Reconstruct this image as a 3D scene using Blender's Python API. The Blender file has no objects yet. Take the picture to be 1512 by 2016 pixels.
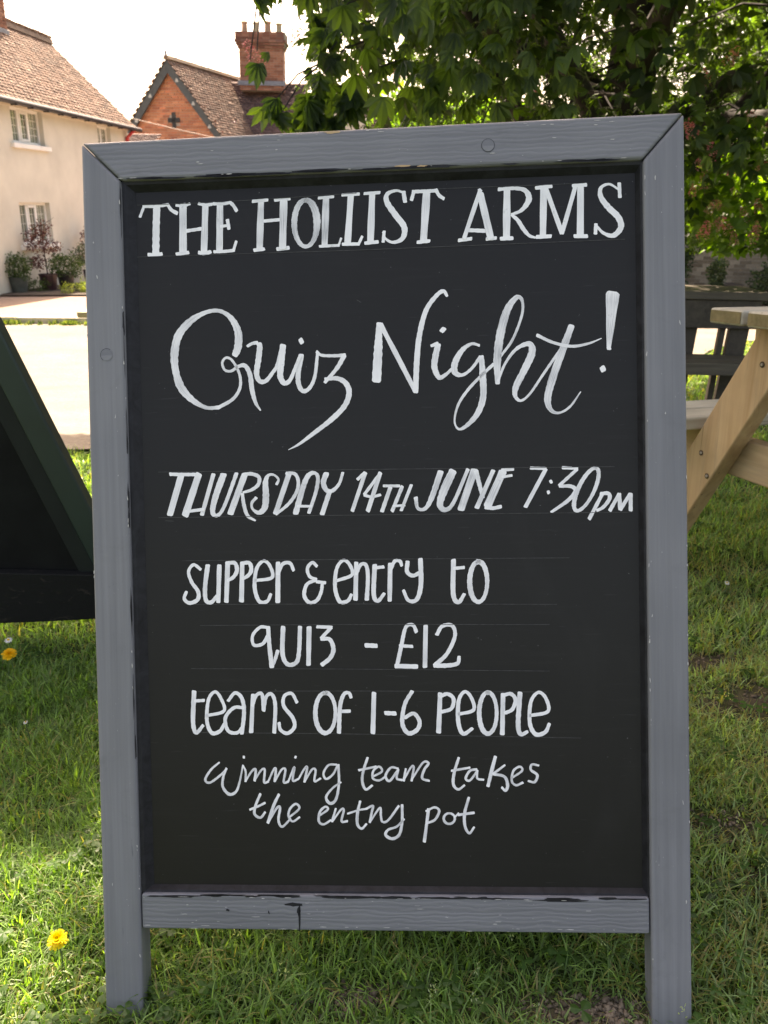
import bpy, math, random
import numpy as np
from mathutils import Matrix, Vector
random.seed(7); RNG=np.random.default_rng(11)
SC=bpy.context.scene; COL=SC.collection
# ---------------------------------------------------------------- camera, world, sun, exposure
HC=0.8786
PITCH=math.radians(20.352); ROLL=math.atan(.02)
fw=Vector((0,math.cos(PITCH),-math.sin(PITCH))); dn=Vector((0,-math.sin(PITCH),-math.cos(PITCH))); rt=Vector((1,0,0))
ix=rt*math.cos(ROLL)-dn*math.sin(ROLL); iy=dn*math.cos(ROLL)+rt*math.sin(ROLL)
cam=bpy.data.cameras.new('camera'); camo=bpy.data.objects.new('camera',cam); COL.objects.link(camo)
M=Matrix.Identity(4)
for r in range(3):
    M[r][0]=ix[r]; M[r][1]=-iy[r]; M[r][2]=-fw[r]
M[2][3]=HC
camo.matrix_world=M
cam.sensor_fit='HORIZONTAL'; cam.sensor_width=3.69; cam.lens=3.99; cam.clip_start=.02; cam.clip_end=2000
cam.dof.use_dof=True; cam.dof.focus_distance=.93; cam.dof.aperture_fstop=2.0
SC.camera=camo
w=bpy.data.worlds.new('World'); SC.world=w; w.use_nodes=True
SUN_EL=math.radians(50); SUN_AZ=math.radians(-13)      # azimuth from +Y, towards -X
nt=w.node_tree; bg=nt.nodes['Background']; sk=nt.nodes.new('ShaderNodeTexSky')
sk.sky_type='NISHITA'; sk.sun_disc=False; sk.sun_elevation=SUN_EL; sk.sun_rotation=SUN_AZ; sk.dust_density=5.0; sk.air_density=1.0; sk.ozone_density=1.0
nt.links.new(sk.outputs[0],bg.inputs[0]); bg.inputs[1].default_value=.15
sd=bpy.data.lights.new('sun','SUN'); sd.energy=4.9; sd.angle=math.radians(.6); sd.color=(1,.975,.93)
so=bpy.data.objects.new('sun',sd); COL.objects.link(so)
sdir=Vector((math.sin(SUN_AZ)*math.cos(SUN_EL),math.cos(SUN_AZ)*math.cos(SUN_EL),math.sin(SUN_EL)))
so.rotation_euler=sdir.to_track_quat('Z','Y').to_euler(); so.location=(-3,5,9)
SC.render.engine='CYCLES'
SC.view_settings.view_transform='Standard'; SC.view_settings.look='None'; SC.view_settings.gamma=1; SC.view_settings.exposure=1.96
SC.view_settings.use_white_balance=True; SC.view_settings.white_balance_temperature=8900; SC.view_settings.white_balance_tint=19
SC.view_settings.use_curve_mapping=False
SC.cycles.max_bounces=8; SC.cycles.transmission_bounces=6
SUNV=np.array(sdir)
# ---------------------------------------------------------------- helpers
def tag(o,label=None,cat=None,group=None,kind=None):
    if label: o['label']=label
    if cat: o['category']=cat
    if group: o['group']=group
    if kind: o['kind']=kind
    return o
def empty(name,loc=(0,0,0),rz=0,mat=None):
    o=bpy.data.objects.new(name,None); COL.objects.link(o); o.empty_display_size=.1
    if mat is not None: o.matrix_world=mat
    else:
        o.location=loc; o.rotation_euler=(0,0,rz)
    return o
class MB:
    def __init__(s): s.v=[]; s.f=[]
    def add(s,vs,fs):
        n=len(s.v); s.v+= [tuple(a) for a in vs]; s.f+= [tuple(i+n for i in f) for f in fs]; return s
    def box(s,a,b,M=None):
        x0,y0,z0=a; x1,y1,z1=b
        vs=[(x0,y0,z0),(x1,y0,z0),(x1,y1,z0),(x0,y1,z0),(x0,y0,z1),(x1,y0,z1),(x1,y1,z1),(x0,y1,z1)]
        if M is not None: vs=[tuple(M@Vector(v)) for v in vs]
        return s.add(vs,[(0,3,2,1),(4,5,6,7),(0,1,5,4),(1,2,6,5),(2,3,7,6),(3,0,4,7)])
    def prism(s,poly,y0,y1,M=None):      # poly in x,z ; extruded in y ; poly counter-clockwise seen from -y
        n=len(poly); vs=[(p[0],y0,p[1]) for p in poly]+[(p[0],y1,p[1]) for p in poly]
        if M is not None: vs=[tuple(M@Vector(v)) for v in vs]
        return s.add(vs,[tuple(range(n)),tuple(range(2*n-1,n-1,-1))]+[(i,i+n,(i+1)%n+n,(i+1)%n) for i in range(n)])
    def tube(s,pts,rs,n=8,cap=True):
        pts=[Vector(p) for p in pts]; 
        if not isinstance(rs,(list,tuple)): rs=[rs]*len(pts)
        rings=[]; prev=None
        for i,p in enumerate(pts):
            t=(pts[min(i+1,len(pts)-1)]-pts[max(i-1,0)]).normalized()
            a=prev if prev is not None else (Vector((0,0,1)) if abs(t.z)<.9 else Vector((1,0,0)))
            u=(a-t*a.dot(t)).normalized(); v=t.cross(u); prev=u
            rings.append([tuple(p+(u*math.cos(2*math.pi*k/n)+v*math.sin(2*math.pi*k/n))*rs[i]) for k in range(n)])
        vs=[q for r in rings for q in r]; fs=[]
        for i in range(len(pts)-1):
            for k in range(n): fs.append((i*n+k,i*n+(k+1)%n,(i+1)*n+(k+1)%n,(i+1)*n+k))
        if cap: fs.append(tuple(range(n-1,-1,-1))); fs.append(tuple((len(pts)-1)*n+k for k in range(n)))
        return s.add(vs,fs)
    def lathe(s,prof,c=(0,0,0),n=20):
        vs=[];fs=[]
        for r,z in prof:
            for k in range(n):
                a=2*math.pi*k/n; vs.append((c[0]+r*math.cos(a),c[1]+r*math.sin(a),c[2]+z))
        for i in range(len(prof)-1):
            for k in range(n): fs.append((i*n+k,i*n+(k+1)%n,(i+1)*n+(k+1)%n,(i+1)*n+k))
        fs.append(tuple(range(n-1,-1,-1))); fs.append(tuple((len(prof)-1)*n+k for k in range(n)))
        return s.add(vs,fs)
    def build(s,name,mat,parent=None,bevel=0,smooth=False,seg=2,label=None,kind=None):
        me=bpy.data.meshes.new(name); me.from_pydata(s.v,[],s.f); me.update()
        if mat: me.materials.append(mat)
        o=bpy.data.objects.new(name,me); COL.objects.link(o)
        if parent: o.parent=parent
        if smooth:
            me.polygons.foreach_set('use_smooth',[True]*len(me.polygons))
        if bevel:
            b=o.modifiers.new('b','BEVEL'); b.width=bevel; b.segments=seg; b.limit_method='ANGLE'; b.angle_limit=math.radians(40)
        if label: o['label']=label
        if kind: o['kind']=kind
        return o
def npmesh(name,V,F,mat,col=None,parent=None,uv=None,smooth=False,kind=None):
    """V (n,3), F (m,k) with equal face size"""
    V=np.ascontiguousarray(V,dtype=np.float32); F=np.ascontiguousarray(F,dtype=np.int32)
    me=bpy.data.meshes.new(name); me.vertices.add(len(V)); me.vertices.foreach_set('co',V.ravel())
    k=F.shape[1]; me.loops.add(F.size); me.loops.foreach_set('vertex_index',F.ravel())
    me.polygons.add(len(F)); me.polygons.foreach_set('loop_start',np.arange(0,F.size,k,dtype=np.int32))
    me.polygons.foreach_set('loop_total',np.full(len(F),k,dtype=np.int32))
    if smooth: me.polygons.foreach_set('use_smooth',np.ones(len(F),dtype=bool))
    me.update(calc_edges=True)
    if col is not None:
        a=me.color_attributes.new('col','FLOAT_COLOR','POINT'); c=np.ones((len(V),4),dtype=np.float32); c[:,:col.shape[1]]=col; a.data.foreach_set('color',c.ravel())
    if uv is not None:
        l=me.uv_layers.new(name='UVMap'); l.data.foreach_set('uv',np.ascontiguousarray(uv[F.ravel()],dtype=np.float32).ravel())
    if mat: me.materials.append(mat)
    o=bpy.data.objects.new(name,me); COL.objects.link(o)
    if parent: o.parent=parent
    if kind: o['kind']=kind
    return o
# ---------------------------------------------------------------- materials
class NT:
    def __init__(s,name,rough=.6,spec=.5):
        s.m=bpy.data.materials.new(name); s.m.use_nodes=True; s.t=s.m.node_tree; s.b=s.t.nodes['Principled BSDF']
        s.b.inputs['Roughness'].default_value=rough; s.b.inputs['Specular IOR Level'].default_value=spec
    def n(s,ty,**k):
        o=s.t.nodes.new(ty)
        for a,b in k.items():
            if a.startswith('i_'):
                key=a[2:]; o.inputs[int(key) if key.isdigit() else key].default_value=b
            else: setattr(o,a,b)
        return o
    def l(s,a,b): s.t.links.new(a,b)
    def coord(s,scale=(1,1,1),kind='Object',rot=(0,0,0)):
        tc=s.n('ShaderNodeTexCoord'); mp=s.n('ShaderNodeMapping'); mp.inputs['Scale'].default_value=scale; mp.inputs['Rotation'].default_value=rot
        s.l(tc.outputs[kind],mp.inputs[0]); return mp.outputs[0]
    def noise(s,co,sc,det=4,rough=.55,dist=0):
        o=s.n('ShaderNodeTexNoise'); o.inputs['Scale'].default_value=sc; o.inputs['Detail'].default_value=det; o.inputs['Roughness'].default_value=rough; o.inputs['Distortion'].default_value=dist
        if co is not None: s.l(co,o.inputs['Vector'])
        return o.outputs['Fac']
    def ramp(s,f,stops,interp='LINEAR'):
        o=s.n('ShaderNodeValToRGB'); o.color_ramp.interpolation=interp; e=o.color_ramp.elements
        while len(e)<len(stops): e.new(.5)
        for i,(p,c) in enumerate(stops):
            e[i].position=p; e[i].color=(c if len(c)==4 else (*c,1)) if isinstance(c,(tuple,list)) else (c,c,c,1)
        s.l(f,o.inputs[0]); return o.outputs[0]
    def mix(s,f,a,b,mode='MIX'):
        o=s.n('ShaderNodeMix',data_type='RGBA',blend_type=mode)
        for v,i in ((f,0),(a,6),(b,7)):
            if isinstance(v,(int,float)): o.inputs[i].default_value=v if i==0 else (v,v,v,1)
            elif isinstance(v,tuple): o.inputs[i].default_value=(*v,1) if len(v)==3 else v
            else: s.l(v,o.inputs[i])
        return o.outputs[2]
    def math(s,op,a,b=0):
        o=s.n('ShaderNodeMath',operation=op)
        for v,i in ((a,0),(b,1)):
            if isinstance(v,(int,float)): o.inputs[i].default_value=v
            else: s.l(v,o.inputs[i])
        return o.outputs[0]
    def base(s,c):
        if isinstance(c,tuple): s.b.inputs['Base Color'].default_value=(*c,1)
        else: s.l(c,s.b.inputs['Base Color'])
        return s
    def bump(s,h,strength=.3,dist=.002):
        o=s.n('ShaderNodeBump'); o.inputs['Strength'].default_value=strength; o.inputs['Distance'].default_value=dist
        s.l(h,o.inputs['Height']); s.l(o.outputs[0],s.b.inputs['Normal']); return s
    def rough(s,f): s.l(f,s.b.inputs['Roughness']); return s
def flat(name,c,rough=.6,var=.25,sc=8,bump=.15,spec=.5):
    t=NT(name,rough,spec); co=t.coord(); f=t.noise(co,sc); d=tuple(a*(1-var) for a in c); u=tuple(min(1,a*(1+var)) for a in c)
    t.base(t.ramp(f,[(.3,d),(.7,u)])); t.bump(t.noise(co,sc*6),bump,.003); return t.m
def paint_grey(axis):
    t=NT('grey_blue_painted_wood_'+'xz'[axis],.5,.45)
    sc=(1.0,14,14) if axis==0 else (14,14,1.0)
    co=t.coord(sc); co2=t.coord()
    g=t.noise(co,9,6,.65,.6); big=t.noise(co2,5,3)
    wv=t.n('ShaderNodeTexWave',wave_type='BANDS',bands_direction='Z' if axis==0 else 'X'); wv.inputs['Scale'].default_value=(60 if axis==0 else 22); wv.inputs['Distortion'].default_value=(7 if axis==0 else 4); wv.inputs['Detail'].default_value=3; wv.inputs['Detail Scale'].default_value=1.2
    t.l(t.coord((.35,1,1) if axis==0 else (1,1,.25)),wv.inputs['Vector'])
    c=t.ramp(big,[(.28,(.142,.147,.156)),(.72,(.188,.192,.200))])
    c=t.mix(t.math('MULTIPLY',t.ramp(wv.outputs['Fac'],[(0,1.),(.3,0.)]),.30 if axis==0 else .07),c,(.10,.11,.13))
    c=t.mix(t.ramp(g,[(.24,1.),(.32,0.)]),c,(.08,.085,.095))
    sp=t.noise(t.coord((3,6,10) if axis==0 else (10,6,3)),60,2,.5)
    c=t.mix(t.ramp(sp,[(.735,0.),(.76,.7)]),c,(.5,.49,.46))
    sm=t.noise(t.coord((1,1,1)),22,5,.7,1.5); c=t.mix(t.ramp(sm,[(.22,.8),(.32,0.)]),c,(.07,.075,.085))
    dk=t.noise(t.coord((1.6,1,1.6)),7,6,.7,.6); c=t.mix(t.ramp(dk,[(.58,0.),(.74,.38)]),c,(.095,.098,.10))
    br=t.noise(t.coord((1.2,30,60) if axis==0 else (60,30,1.2)),3,3,.6); c=t.mix(1.0,c,t.ramp(br,[(.3,.86),(.7,1.1)]),'MULTIPLY')
    if axis==2:
        se=t.n('ShaderNodeSeparateXYZ'); t.l(t.coord(),se.inputs[0]); md=t.math('ADD',se.outputs[2],t.math('MULTIPLY',t.noise(t.coord(),30,4,.7),.10))
        c=t.mix(t.ramp(md,[(.035,.75),(.11,0.)]),c,(.085,.075,.055))
    t.base(c); t.bump(t.mix(.5 if axis==0 else .12,g,wv.outputs['Fac']),.3,.0012); t.rough(t.ramp(big,[(.3,.42),(.7,.6)])); return t.m
GX=paint_grey(0); GZ=paint_grey(1)
def m_panel():
    t=NT('matt_black_board_paint',.42,.5); co=t.coord(); n=t.noise(co,4,4,.6); st=t.noise(t.coord((3,1,60)),3,4,.6)
    c=t.ramp(n,[(.3,(.0066,.0064,.0056)),(.7,(.0098,.0095,.0083))]); c=t.mix(t.ramp(st,[(.55,0.),(.8,.25)]),c,(.024,.024,.0225))
    sm=t.noise(t.coord((1,1,.55),rot=(0,.5,0)),5.5,5,.62,1.6); c=t.mix(t.ramp(sm,[(.56,0.),(.75,.14)]),c,(.03,.03,.029))
    fs=t.noise(t.coord((1,1,14),rot=(0,.9,0)),26,2,.5); c=t.mix(t.ramp(fs,[(.72,0.),(.76,.12)]),c,(.09,.09,.09))
    s=t.noise(co,260,2,.5); c=t.mix(t.ramp(s,[(.77,0.),(.8,.35)]),c,(.3,.3,.3))
    t.base(c); t.bump(t.noise(t.coord((1,1,8)),90,3),.08,.0006); t.rough(t.ramp(n,[(.3,.40),(.7,.5)])); return t.m
PANEL=m_panel(); PANEL.node_tree.nodes['Principled BSDF'].inputs['Specular IOR Level'].default_value=.27
def m_blackpaint():
    t=NT('black_brushed_paint',.5); c=t.ramp(t.noise(t.coord((2,2,2)),30,4,.7,1),[(.3,(.008,.008,.009)),(.7,(.022,.023,.026))]); t.base(c); t.bump(t.noise(t.coord((1,1,1)),80),.3,.001); return t.m
BLACK=m_blackpaint(); BLACK.node_tree.nodes['Principled BSDF'].inputs['Specular IOR Level'].default_value=.2
def m_white():
    t=NT('white_chalk_pen_paint',.55,.3)
    uv=t.n('ShaderNodeUVMap'); mp=t.n('ShaderNodeMapping'); mp.inputs['Scale'].default_value=(5,.35,1); t.l(uv.outputs[0],mp.inputs[0])
    st=t.noise(mp.outputs[0],2.2,4,.6); bl=t.noise(t.coord(),120,3,.6)
    at=t.n('ShaderNodeVertexColor',layer_name='col'); sep=t.n('ShaderNodeSeparateColor'); t.l(at.outputs[0],sep.inputs[0])
    f=t.math('MULTIPLY',t.ramp(st,[(.35,0.),(.62,1.)]),sep.outputs[0]); f2=t.math('ADD',t.math('MULTIPLY',sep.outputs[0],.22),t.math('MULTIPLY',f,.75))
    c=t.mix(f2,(.88,.88,.87),(.24,.25,.265)); c=t.mix(t.ramp(bl,[(.2,.6),(.34,0.)]),c,(.3,.3,.31)); t.base(c); return t.m
WHITE=m_white()
GUIDE=flat('faint_chalk_guide',(.042,.042,.04),.7,.5,150,.0)
def m_wood(name,c0,c1,axis=0,dark=(.10,.06,.03)):
    t=NT(name,.6,.35); sc=[9,9,9]; sc[axis]=.6; co=t.coord(tuple(sc)); g=t.noise(co,4,5,.6,.8); big=t.noise(t.coord(),6,3)
    c=t.ramp(g,[(.3,c0),(.7,c1)]); c=t.mix(t.ramp(g,[(.24,.7),(.33,0.)]),c,dark); c=t.mix(t.ramp(big,[(.4,0.),(.75,.45)]),c,tuple(a*.6 for a in c0)); wr=t.noise(t.coord(tuple(q*.35 for q in sc)),8,5,.7,1.2); c=t.mix(t.ramp(wr,[(.52,0.),(.7,.5)]),c,(c0[0]*.62,c0[1]*.72,c0[2]*.95)); ck=t.noise(t.coord(tuple(q*(5 if q>1 else .5) for q in sc)),3,2,.5); c=t.mix(t.ramp(ck,[(.27,.8),(.31,0.)]),c,dark)
    t.base(c); t.bump(g,.35,.002); return t.m
WOODX=m_wood('fresh_pine_x',(.40,.255,.125),(.56,.40,.225),0); WOODZ=m_wood('fresh_pine_z',(.40,.25,.12),(.56,.39,.21),2)
WTOP=m_wood('weathered_pine_plank',(.40,.35,.25),(.62,.57,.44),0)
def m_endgrain():
    t=NT('sawn_end_grain',.8,.2); w=t.n('ShaderNodeTexWave',wave_type='RINGS',rings_direction='X'); w.inputs['Scale'].default_value=22; w.inputs['Distortion'].default_value=14; w.inputs['Detail'].default_value=3
    t.l(t.coord(),w.inputs['Vector']); n=t.noise(t.coord(),60,4)
    c=t.mix(t.ramp(w.outputs['Fac'],[(0,.3),(.6,0.)]),(.22,.175,.085),(.13,.095,.04)); c=t.mix(t.ramp(n,[(.35,.5),(.6,0.)]),c,(.10,.09,.04)); t.base(c); t.bump(n,.4,.002); return t.m
ENDG=m_endgrain()
DARKW=m_wood('old_dark_wood_x',(.085,.07,.05),(.15,.125,.09),0,(.02,.015,.01)); OAKS=m_wood('oak_seat',(.36,.24,.11),(.5,.36,.18),0)
def m_greenp():
    t=NT('dark_green_paint',.5); co=t.coord(); n=t.noise(co,10,4,.6)
    c=t.ramp(n,[(.3,(.0045,.017,.014)),(.7,(.0075,.025,.020))]); t.base(c); t.bump(t.noise(co,60),.2,.001); return t.m
GREENP=m_greenp()
def m_darkp():
    t=NT('black_peeling_paint',.75,.25); co=t.coord((1,1,2.2)); n=t.noise(co,26,6,.72,1)
    c=t.mix(t.ramp(n,[(.60,0.),(.66,.6)]),(.005,.0055,.005),(.04,.032,.025)); t.base(c); t.bump(n,.4,.003); return t.m
PEEL=m_darkp()
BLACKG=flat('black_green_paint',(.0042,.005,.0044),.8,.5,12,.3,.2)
def leafmat(name,rough=.45,trans=.4,tc=(1.25,1.35,.5)):
    t=NT(name,rough,.4); at=t.n('ShaderNodeVertexColor',layer_name='col'); t.l(at.outputs[0],t.b.inputs['Base Color'])
    tr=t.n('ShaderNodeBsdfTranslucent'); t.l(t.mix(1.0,at.outputs[0],tc,'MULTIPLY'),tr.inputs[0]); mx=t.n('ShaderNodeMixShader'); mx.inputs[0].default_value=trans
    t.l(t.b.outputs[0],mx.inputs[1]); t.l(tr.outputs[0],mx.inputs[2]); t.l(mx.outputs[0],t.t.nodes['Material Output'].inputs[0]); return t.m
LEAF=leafmat('leaf_green',.55,.5,(4.3,4.9,.9)); GRASS=leafmat('grass_blade',.40,.55,(1.8,2.1,.5)); PETAL=leafmat('petal',.6,.35,(1.1,1,1)); SHRUB=leafmat('shrub_leaf',.55,.3,(1.2,1.3,.6))
BARK=flat('dark_bark',(.026,.022,.018),.85,.4,14,.8)
def colmat(name,rough=.8,bs=30,bst=.3,sp=.3):
    t=NT(name,rough,sp); at=t.n('ShaderNodeVertexColor',layer_name='col'); n=t.noise(t.coord(),bs,4)
    t.base(t.mix(1.0,at.outputs[0],t.ramp(n,[(.2,.78),(.8,1.18)]),'MULTIPLY')); t.bump(n,bst,.004); return t.m
TILE=colmat('clay_tile',.85,18,.4); BRICKC=colmat('brick_mass',.88,26,.4)
def m_brickobj(name,stops):
    t=NT(name,.88,.3); oi=t.n('ShaderNodeObjectInfo'); n=t.noise(t.coord(),30,4)
    t.base(t.mix(1.0,t.ramp(oi.outputs['Random'],stops),t.ramp(n,[(.2,.75),(.8,1.2)]),'MULTIPLY')); t.bump(n,.5,.004); return t.m
BR_RED=m_brickobj('old_red_brick',[(0,(.20,.085,.055)),(.5,(.30,.13,.08)),(1,(.36,.18,.12))])
BR_ORG=m_brickobj('orange_brick',[(0,(.26,.12,.075)),(.5,(.36,.16,.09)),(1,(.30,.17,.12))])
BR_WALL=m_brickobj('pale_garden_brick',[(0,(.13,.105,.075)),(.5,(.22,.18,.13)),(1,(.30,.26,.20))])
MORTAR=flat('lime_mortar',(.27,.24,.20),.9,.2,20,.3)
RENDER=flat('cream_render',(.57,.55,.48),.9,.10,1.6,.15); CREAM=flat('cream_gable_render',(.55,.5,.4),.9,.1,3,.15)
WPAINT=flat('white_joinery',(.74,.74,.72),.5,.05,6,.05); LEAD=flat('grey_lead',(.17,.18,.20),.6,.15,9,.2)
GUT=flat('black_gutter',(.018,.018,.02),.4,.3,9,.1); REDP=flat('red_paint',(.48,.035,.04),.4,.1,9,.05); BARGE=flat('slate_grey_bargeboard',(.042,.052,.055),.6,.2,8,.2)
POTC=flat('terracotta_pot',(.42,.24,.15),.8,.2,8,.2); MAROON=flat('glazed_maroon_pot',(.035,.012,.018),.35,.3,9,.1); BPOT=flat('dark_glazed_pot',(.014,.011,.015),.4,.3,9,.1); GPOT=flat('grey_green_pot',(.05,.062,.055),.7,.3,9,.2)
PLG=flat('dark_green_planter_paint',(.018,.045,.04),.5,.2,9,.1); STEEL=flat('dull_zinc_bolt',(.30,.26,.20),.45,.3,60,.3)
BOLTSHADE=flat('bolt_shade_brown',(.07,.045,.022),.9,.3,30,.1)
def m_glass():
    t=NT('window_glass',.05,.6); n=t.noise(t.coord((1,1,1)),2.2,2); t.base(t.ramp(n,[(.35,(.09,.11,.08)),(.65,(.26,.28,.23))])); t.bump(t.noise(t.coord(),1.5),.1,.02); return t.m
GLASS=m_glass()
def m_ground():
    t=NT('lawn_soil',.95,.15); co=t.coord(); n=t.noise(co,1.3,4,.6); f=t.noise(co,38,5,.7)
    at=t.n('ShaderNodeVertexColor',layer_name='col'); sep=t.n('ShaderNodeSeparateColor'); t.l(at.outputs[0],sep.inputs[0])
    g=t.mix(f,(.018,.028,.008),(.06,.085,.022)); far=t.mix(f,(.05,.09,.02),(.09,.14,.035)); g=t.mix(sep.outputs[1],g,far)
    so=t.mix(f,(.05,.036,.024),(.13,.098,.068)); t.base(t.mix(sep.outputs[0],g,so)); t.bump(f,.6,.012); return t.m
GROUND=m_ground()
def m_gravel(name,a,b,c):
    t=NT(name,.95,.15); co=t.coord(); v=t.n('ShaderNodeTexVoronoi'); v.inputs['Scale'].default_value=70; t.l(co,v.inputs['Vector'])
    n=t.noise(co,1.2,5,.65); r=t.ramp(t.noise(co,40,3),[(.3,a),(.7,b)]); r=t.mix(t.ramp(n,[(.35,0.),(.7,.6)]),r,c); t.base(r); t.bump(v.outputs['Distance'],.5,.008); return t.m
ROAD=m_gravel('pale_gravel_road',(.165,.145,.118),(.265,.235,.195),(.14,.115,.092)); PAVE=m_gravel('pink_gravel_forecourt',(.24,.175,.14),(.33,.25,.20),(.26,.18,.145))
KERB=flat('pale_kerb_stone',(.5,.45,.33),.9,.2,10,.3); SOIL=flat('dark_bed_soil',(.055,.04,.028),.95,.4,10,.7)
# ---------------------------------------------------------------- terrain
_ty=np.array([-50,1.4,2.0,2.6,3.5,5,7,9,12,17,30,60,900.]); _tz=np.array([0,0,-.008,-.04,-.16,-.42,-.68,-.80,-.87,-1.0,-1.08,-1.1,-1.1])
_yy=np.linspace(-5,60,1300); _zz=np.interp(_yy,_ty,_tz); _k=np.ones(21)/21; _zs=np.convolve(np.pad(_zz,10,mode='edge'),_k,'valid')
def G(x,y):
    x=np.asarray(x,float); y=np.asarray(y,float)
    z=np.interp(y,_yy,_zs)
    z=z+.0546*1.3*np.tanh((x-.02)/1.3)*np.exp(-np.clip(y-1.0,0,None)**2/6.0)
    z=z+.006*np.sin(7*x+2*y)*np.sin(6*y-1.5*x)*np.exp(-np.clip(y-2.2,0,None))*(np.hypot(x,y-.7)>.0)*np.clip((np.hypot(x,(y-.7)*2)-.3)*1.5,0,1)
    z=z-.013*np.exp(-(((np.abs(x-.02)-.33)/.075)**2+((y-.67)/.085)**2))
    return z
def yE(x):  # near edge of the gravel road
    x=np.asarray(x,float); yk=12.3+.12*(x+5.1)
    e=np.where(x<-1.3,3.42+(x+1.3)*.12,3.42+(x+1.3)*1.34)
    return np.minimum(e+.10*np.sin(3.1*x)+.05*np.sin(8*x),yk-1.6)
def yK(x): return 12.3+.12*(np.asarray(x,float)+5.1)
# bare earth patches (x, y, rx, ry, strength)
BARE=[(.72,1.31,.19,.075,1.),(.24,.69,.09,.028,.9),(-.02,.72,.05,.02,.5),(.61,1.45,.14,.045,.95),(.50,.99,.09,.035,.9),(.55,.88,.07,.03,.8),(.62,1.12,.06,.03,.6),(.265,.70,.05,.022,.9),(.85,1.9,.3,.04,.35),(-.45,.70,.06,.02,.3),(.45,1.15,.05,.02,.5)]
def bare(x,y):
    m=np.zeros(np.shape(x))
    for a,b,rx,ry,s in BARE: m=np.maximum(m,s*np.exp(-(((x-a)/rx)**2+((y-b)/ry)**2)**1.5))
    x=np.asarray(x);y=np.asarray(y); return np.clip(m*(.95+.35*np.sin(x*61+3*np.sin(y*47))*np.sin(y*83+2*np.sin(x*37))+.25*np.sin(x*140+y*90)),0,1)
def grid(name,xs,ys,zf,mat,kind='structure',colf=None):
    X,Y=np.meshgrid(xs,ys); 
    if callable(zf): Z=zf(X,Y)
    nx,ny=len(xs),len(ys); V=np.stack([X,Y,Z],-1).reshape(-1,3)
    i=np.arange(nx-1)[None,:]+nx*np.arange(ny-1)[:,None]; F=np.stack([i,i+1,i+1+nx,i+nx],-1).reshape(-1,4)
    col=colf(V[:,0],V[:,1]) if colf else None
    return npmesh(name,V,F,mat,col,smooth=True,kind=kind)
def spaced(a,b,st,far,f=1.35):
    c=list(np.arange(a,b+1e-6,st)); s=st; x=c[-1]; r=[]
    while x<far: s*=f; x+=s; r.append(x)
    s=st; x=c[0]; l=[]
    while x>-far: s*=f; x-=s; l.append(x)
    return np.array(l[::-1]+c+r)
xs=spaced(-7,7,.07,700); ys=spaced(-.5,19,.07,700)
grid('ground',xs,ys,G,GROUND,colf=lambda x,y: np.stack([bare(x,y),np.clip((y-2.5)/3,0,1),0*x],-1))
def strip(name,f0,f1,x0,x1,nx,ny,dz,mat):
    t=np.linspace(0,1,ny)[:,None]; x=np.linspace(x0,x1,nx)[None,:]+0*t; y=f0(x)*(1-t)+f1(x)*t; z=G(x,y)+dz
    V=np.stack([x,y,z],-1).reshape(-1,3); i=np.arange(nx-1)[None,:]+nx*np.arange(ny-1)[:,None]; F=np.stack([i,i+1,i+1+nx,i+nx],-1).reshape(-1,4)
    return npmesh(name,V,F,mat,smooth=True,kind='structure')
strip('road',yE,lambda x:yK(x)+.02,-45,45,900,130,.022,ROAD)
strip('pavement',lambda x:yK(x)+.12,lambda x:yK(x)+22,-45,45,300,60,.11,PAVE)
def strip_box(name,f,wd,h,x0,x1,mat,step=.9,kind='structure'):
    m=MB(); x=x0
    while x<x1:
        L=step*random.uniform(.85,1.15); a=x+.006; b=x+L-.006; v=[]
        hh=h+random.uniform(-.012,.012)
        for q in (a,b):
            for dy in (0,wd):
                y=float(f(q))+dy; g=float(G(q,y)); v+= [(q,y,g-.06),(q,y,g+hh)]
        m.add(v,[(0,4,5,1),(1,5,7,3),(3,7,6,2),(0,1,3,2),(4,6,7,5)]); x+=L
    return m.build(name,mat,kind=kind,bevel=.008)
strip_box('kerb',yK,.13,.12,-14,9,KERB)
# ================================================================= chalkboard A-frame sign
U=Vector((.99772,-.03964,.05458)); Vv=Vector((-.03898,.32155,.94609)); Nn=Vector((-.05506,-.94606,.31927))
BM=Matrix.Identity(4)
for r in range(3): BM[r][0]=U[r]; BM[r][1]=-Nn[r]; BM[r][2]=Vv[r]
BM[0][3]=.02223; BM[1][3]=.69952; BM[2][3]=0
sign=empty('chalkboard_sign',mat=BM)
tag(sign,'large black chalkboard A-frame sign with grey-blue painted frame advertising a quiz night','pavement sign')
HB=1.0127; HL=1.0112; HR=1.0162; W2=.34; IN=.295; IT=.9665; TH=.034; e=.0007
def nob(x): return x
def frame_piece(poly,mat,name='stile',M=None,bev=.0035,label=None): return MB().prism(poly,0,TH,M).build(name,mat,sign,bevel=bev,seg=3,label=label)
frame_piece([(-W2,-.055),(-IN,-.055),(-IN,IT-e),(-W2,HL-e)],GZ)
frame_piece([(IN,-.055),(W2,-.055),(W2,HR-e),(IN,IT-e)],GZ)
frame_piece([(-IN+e,IT),(IN-e,IT),(W2-e,HR),(-W2+e,HL)],GX,'top_rail')
MB().box((-IN+.001,.0015,.0955),(IN-.001,TH-.002,.1375)).build('bottom_rail',GX,sign,bevel=.003,seg=3)
MB().box((-IN-.004,.0135,.100),(IN+.004,.0175,IT+.005)).build('panel',PANEL,sign)
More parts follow.
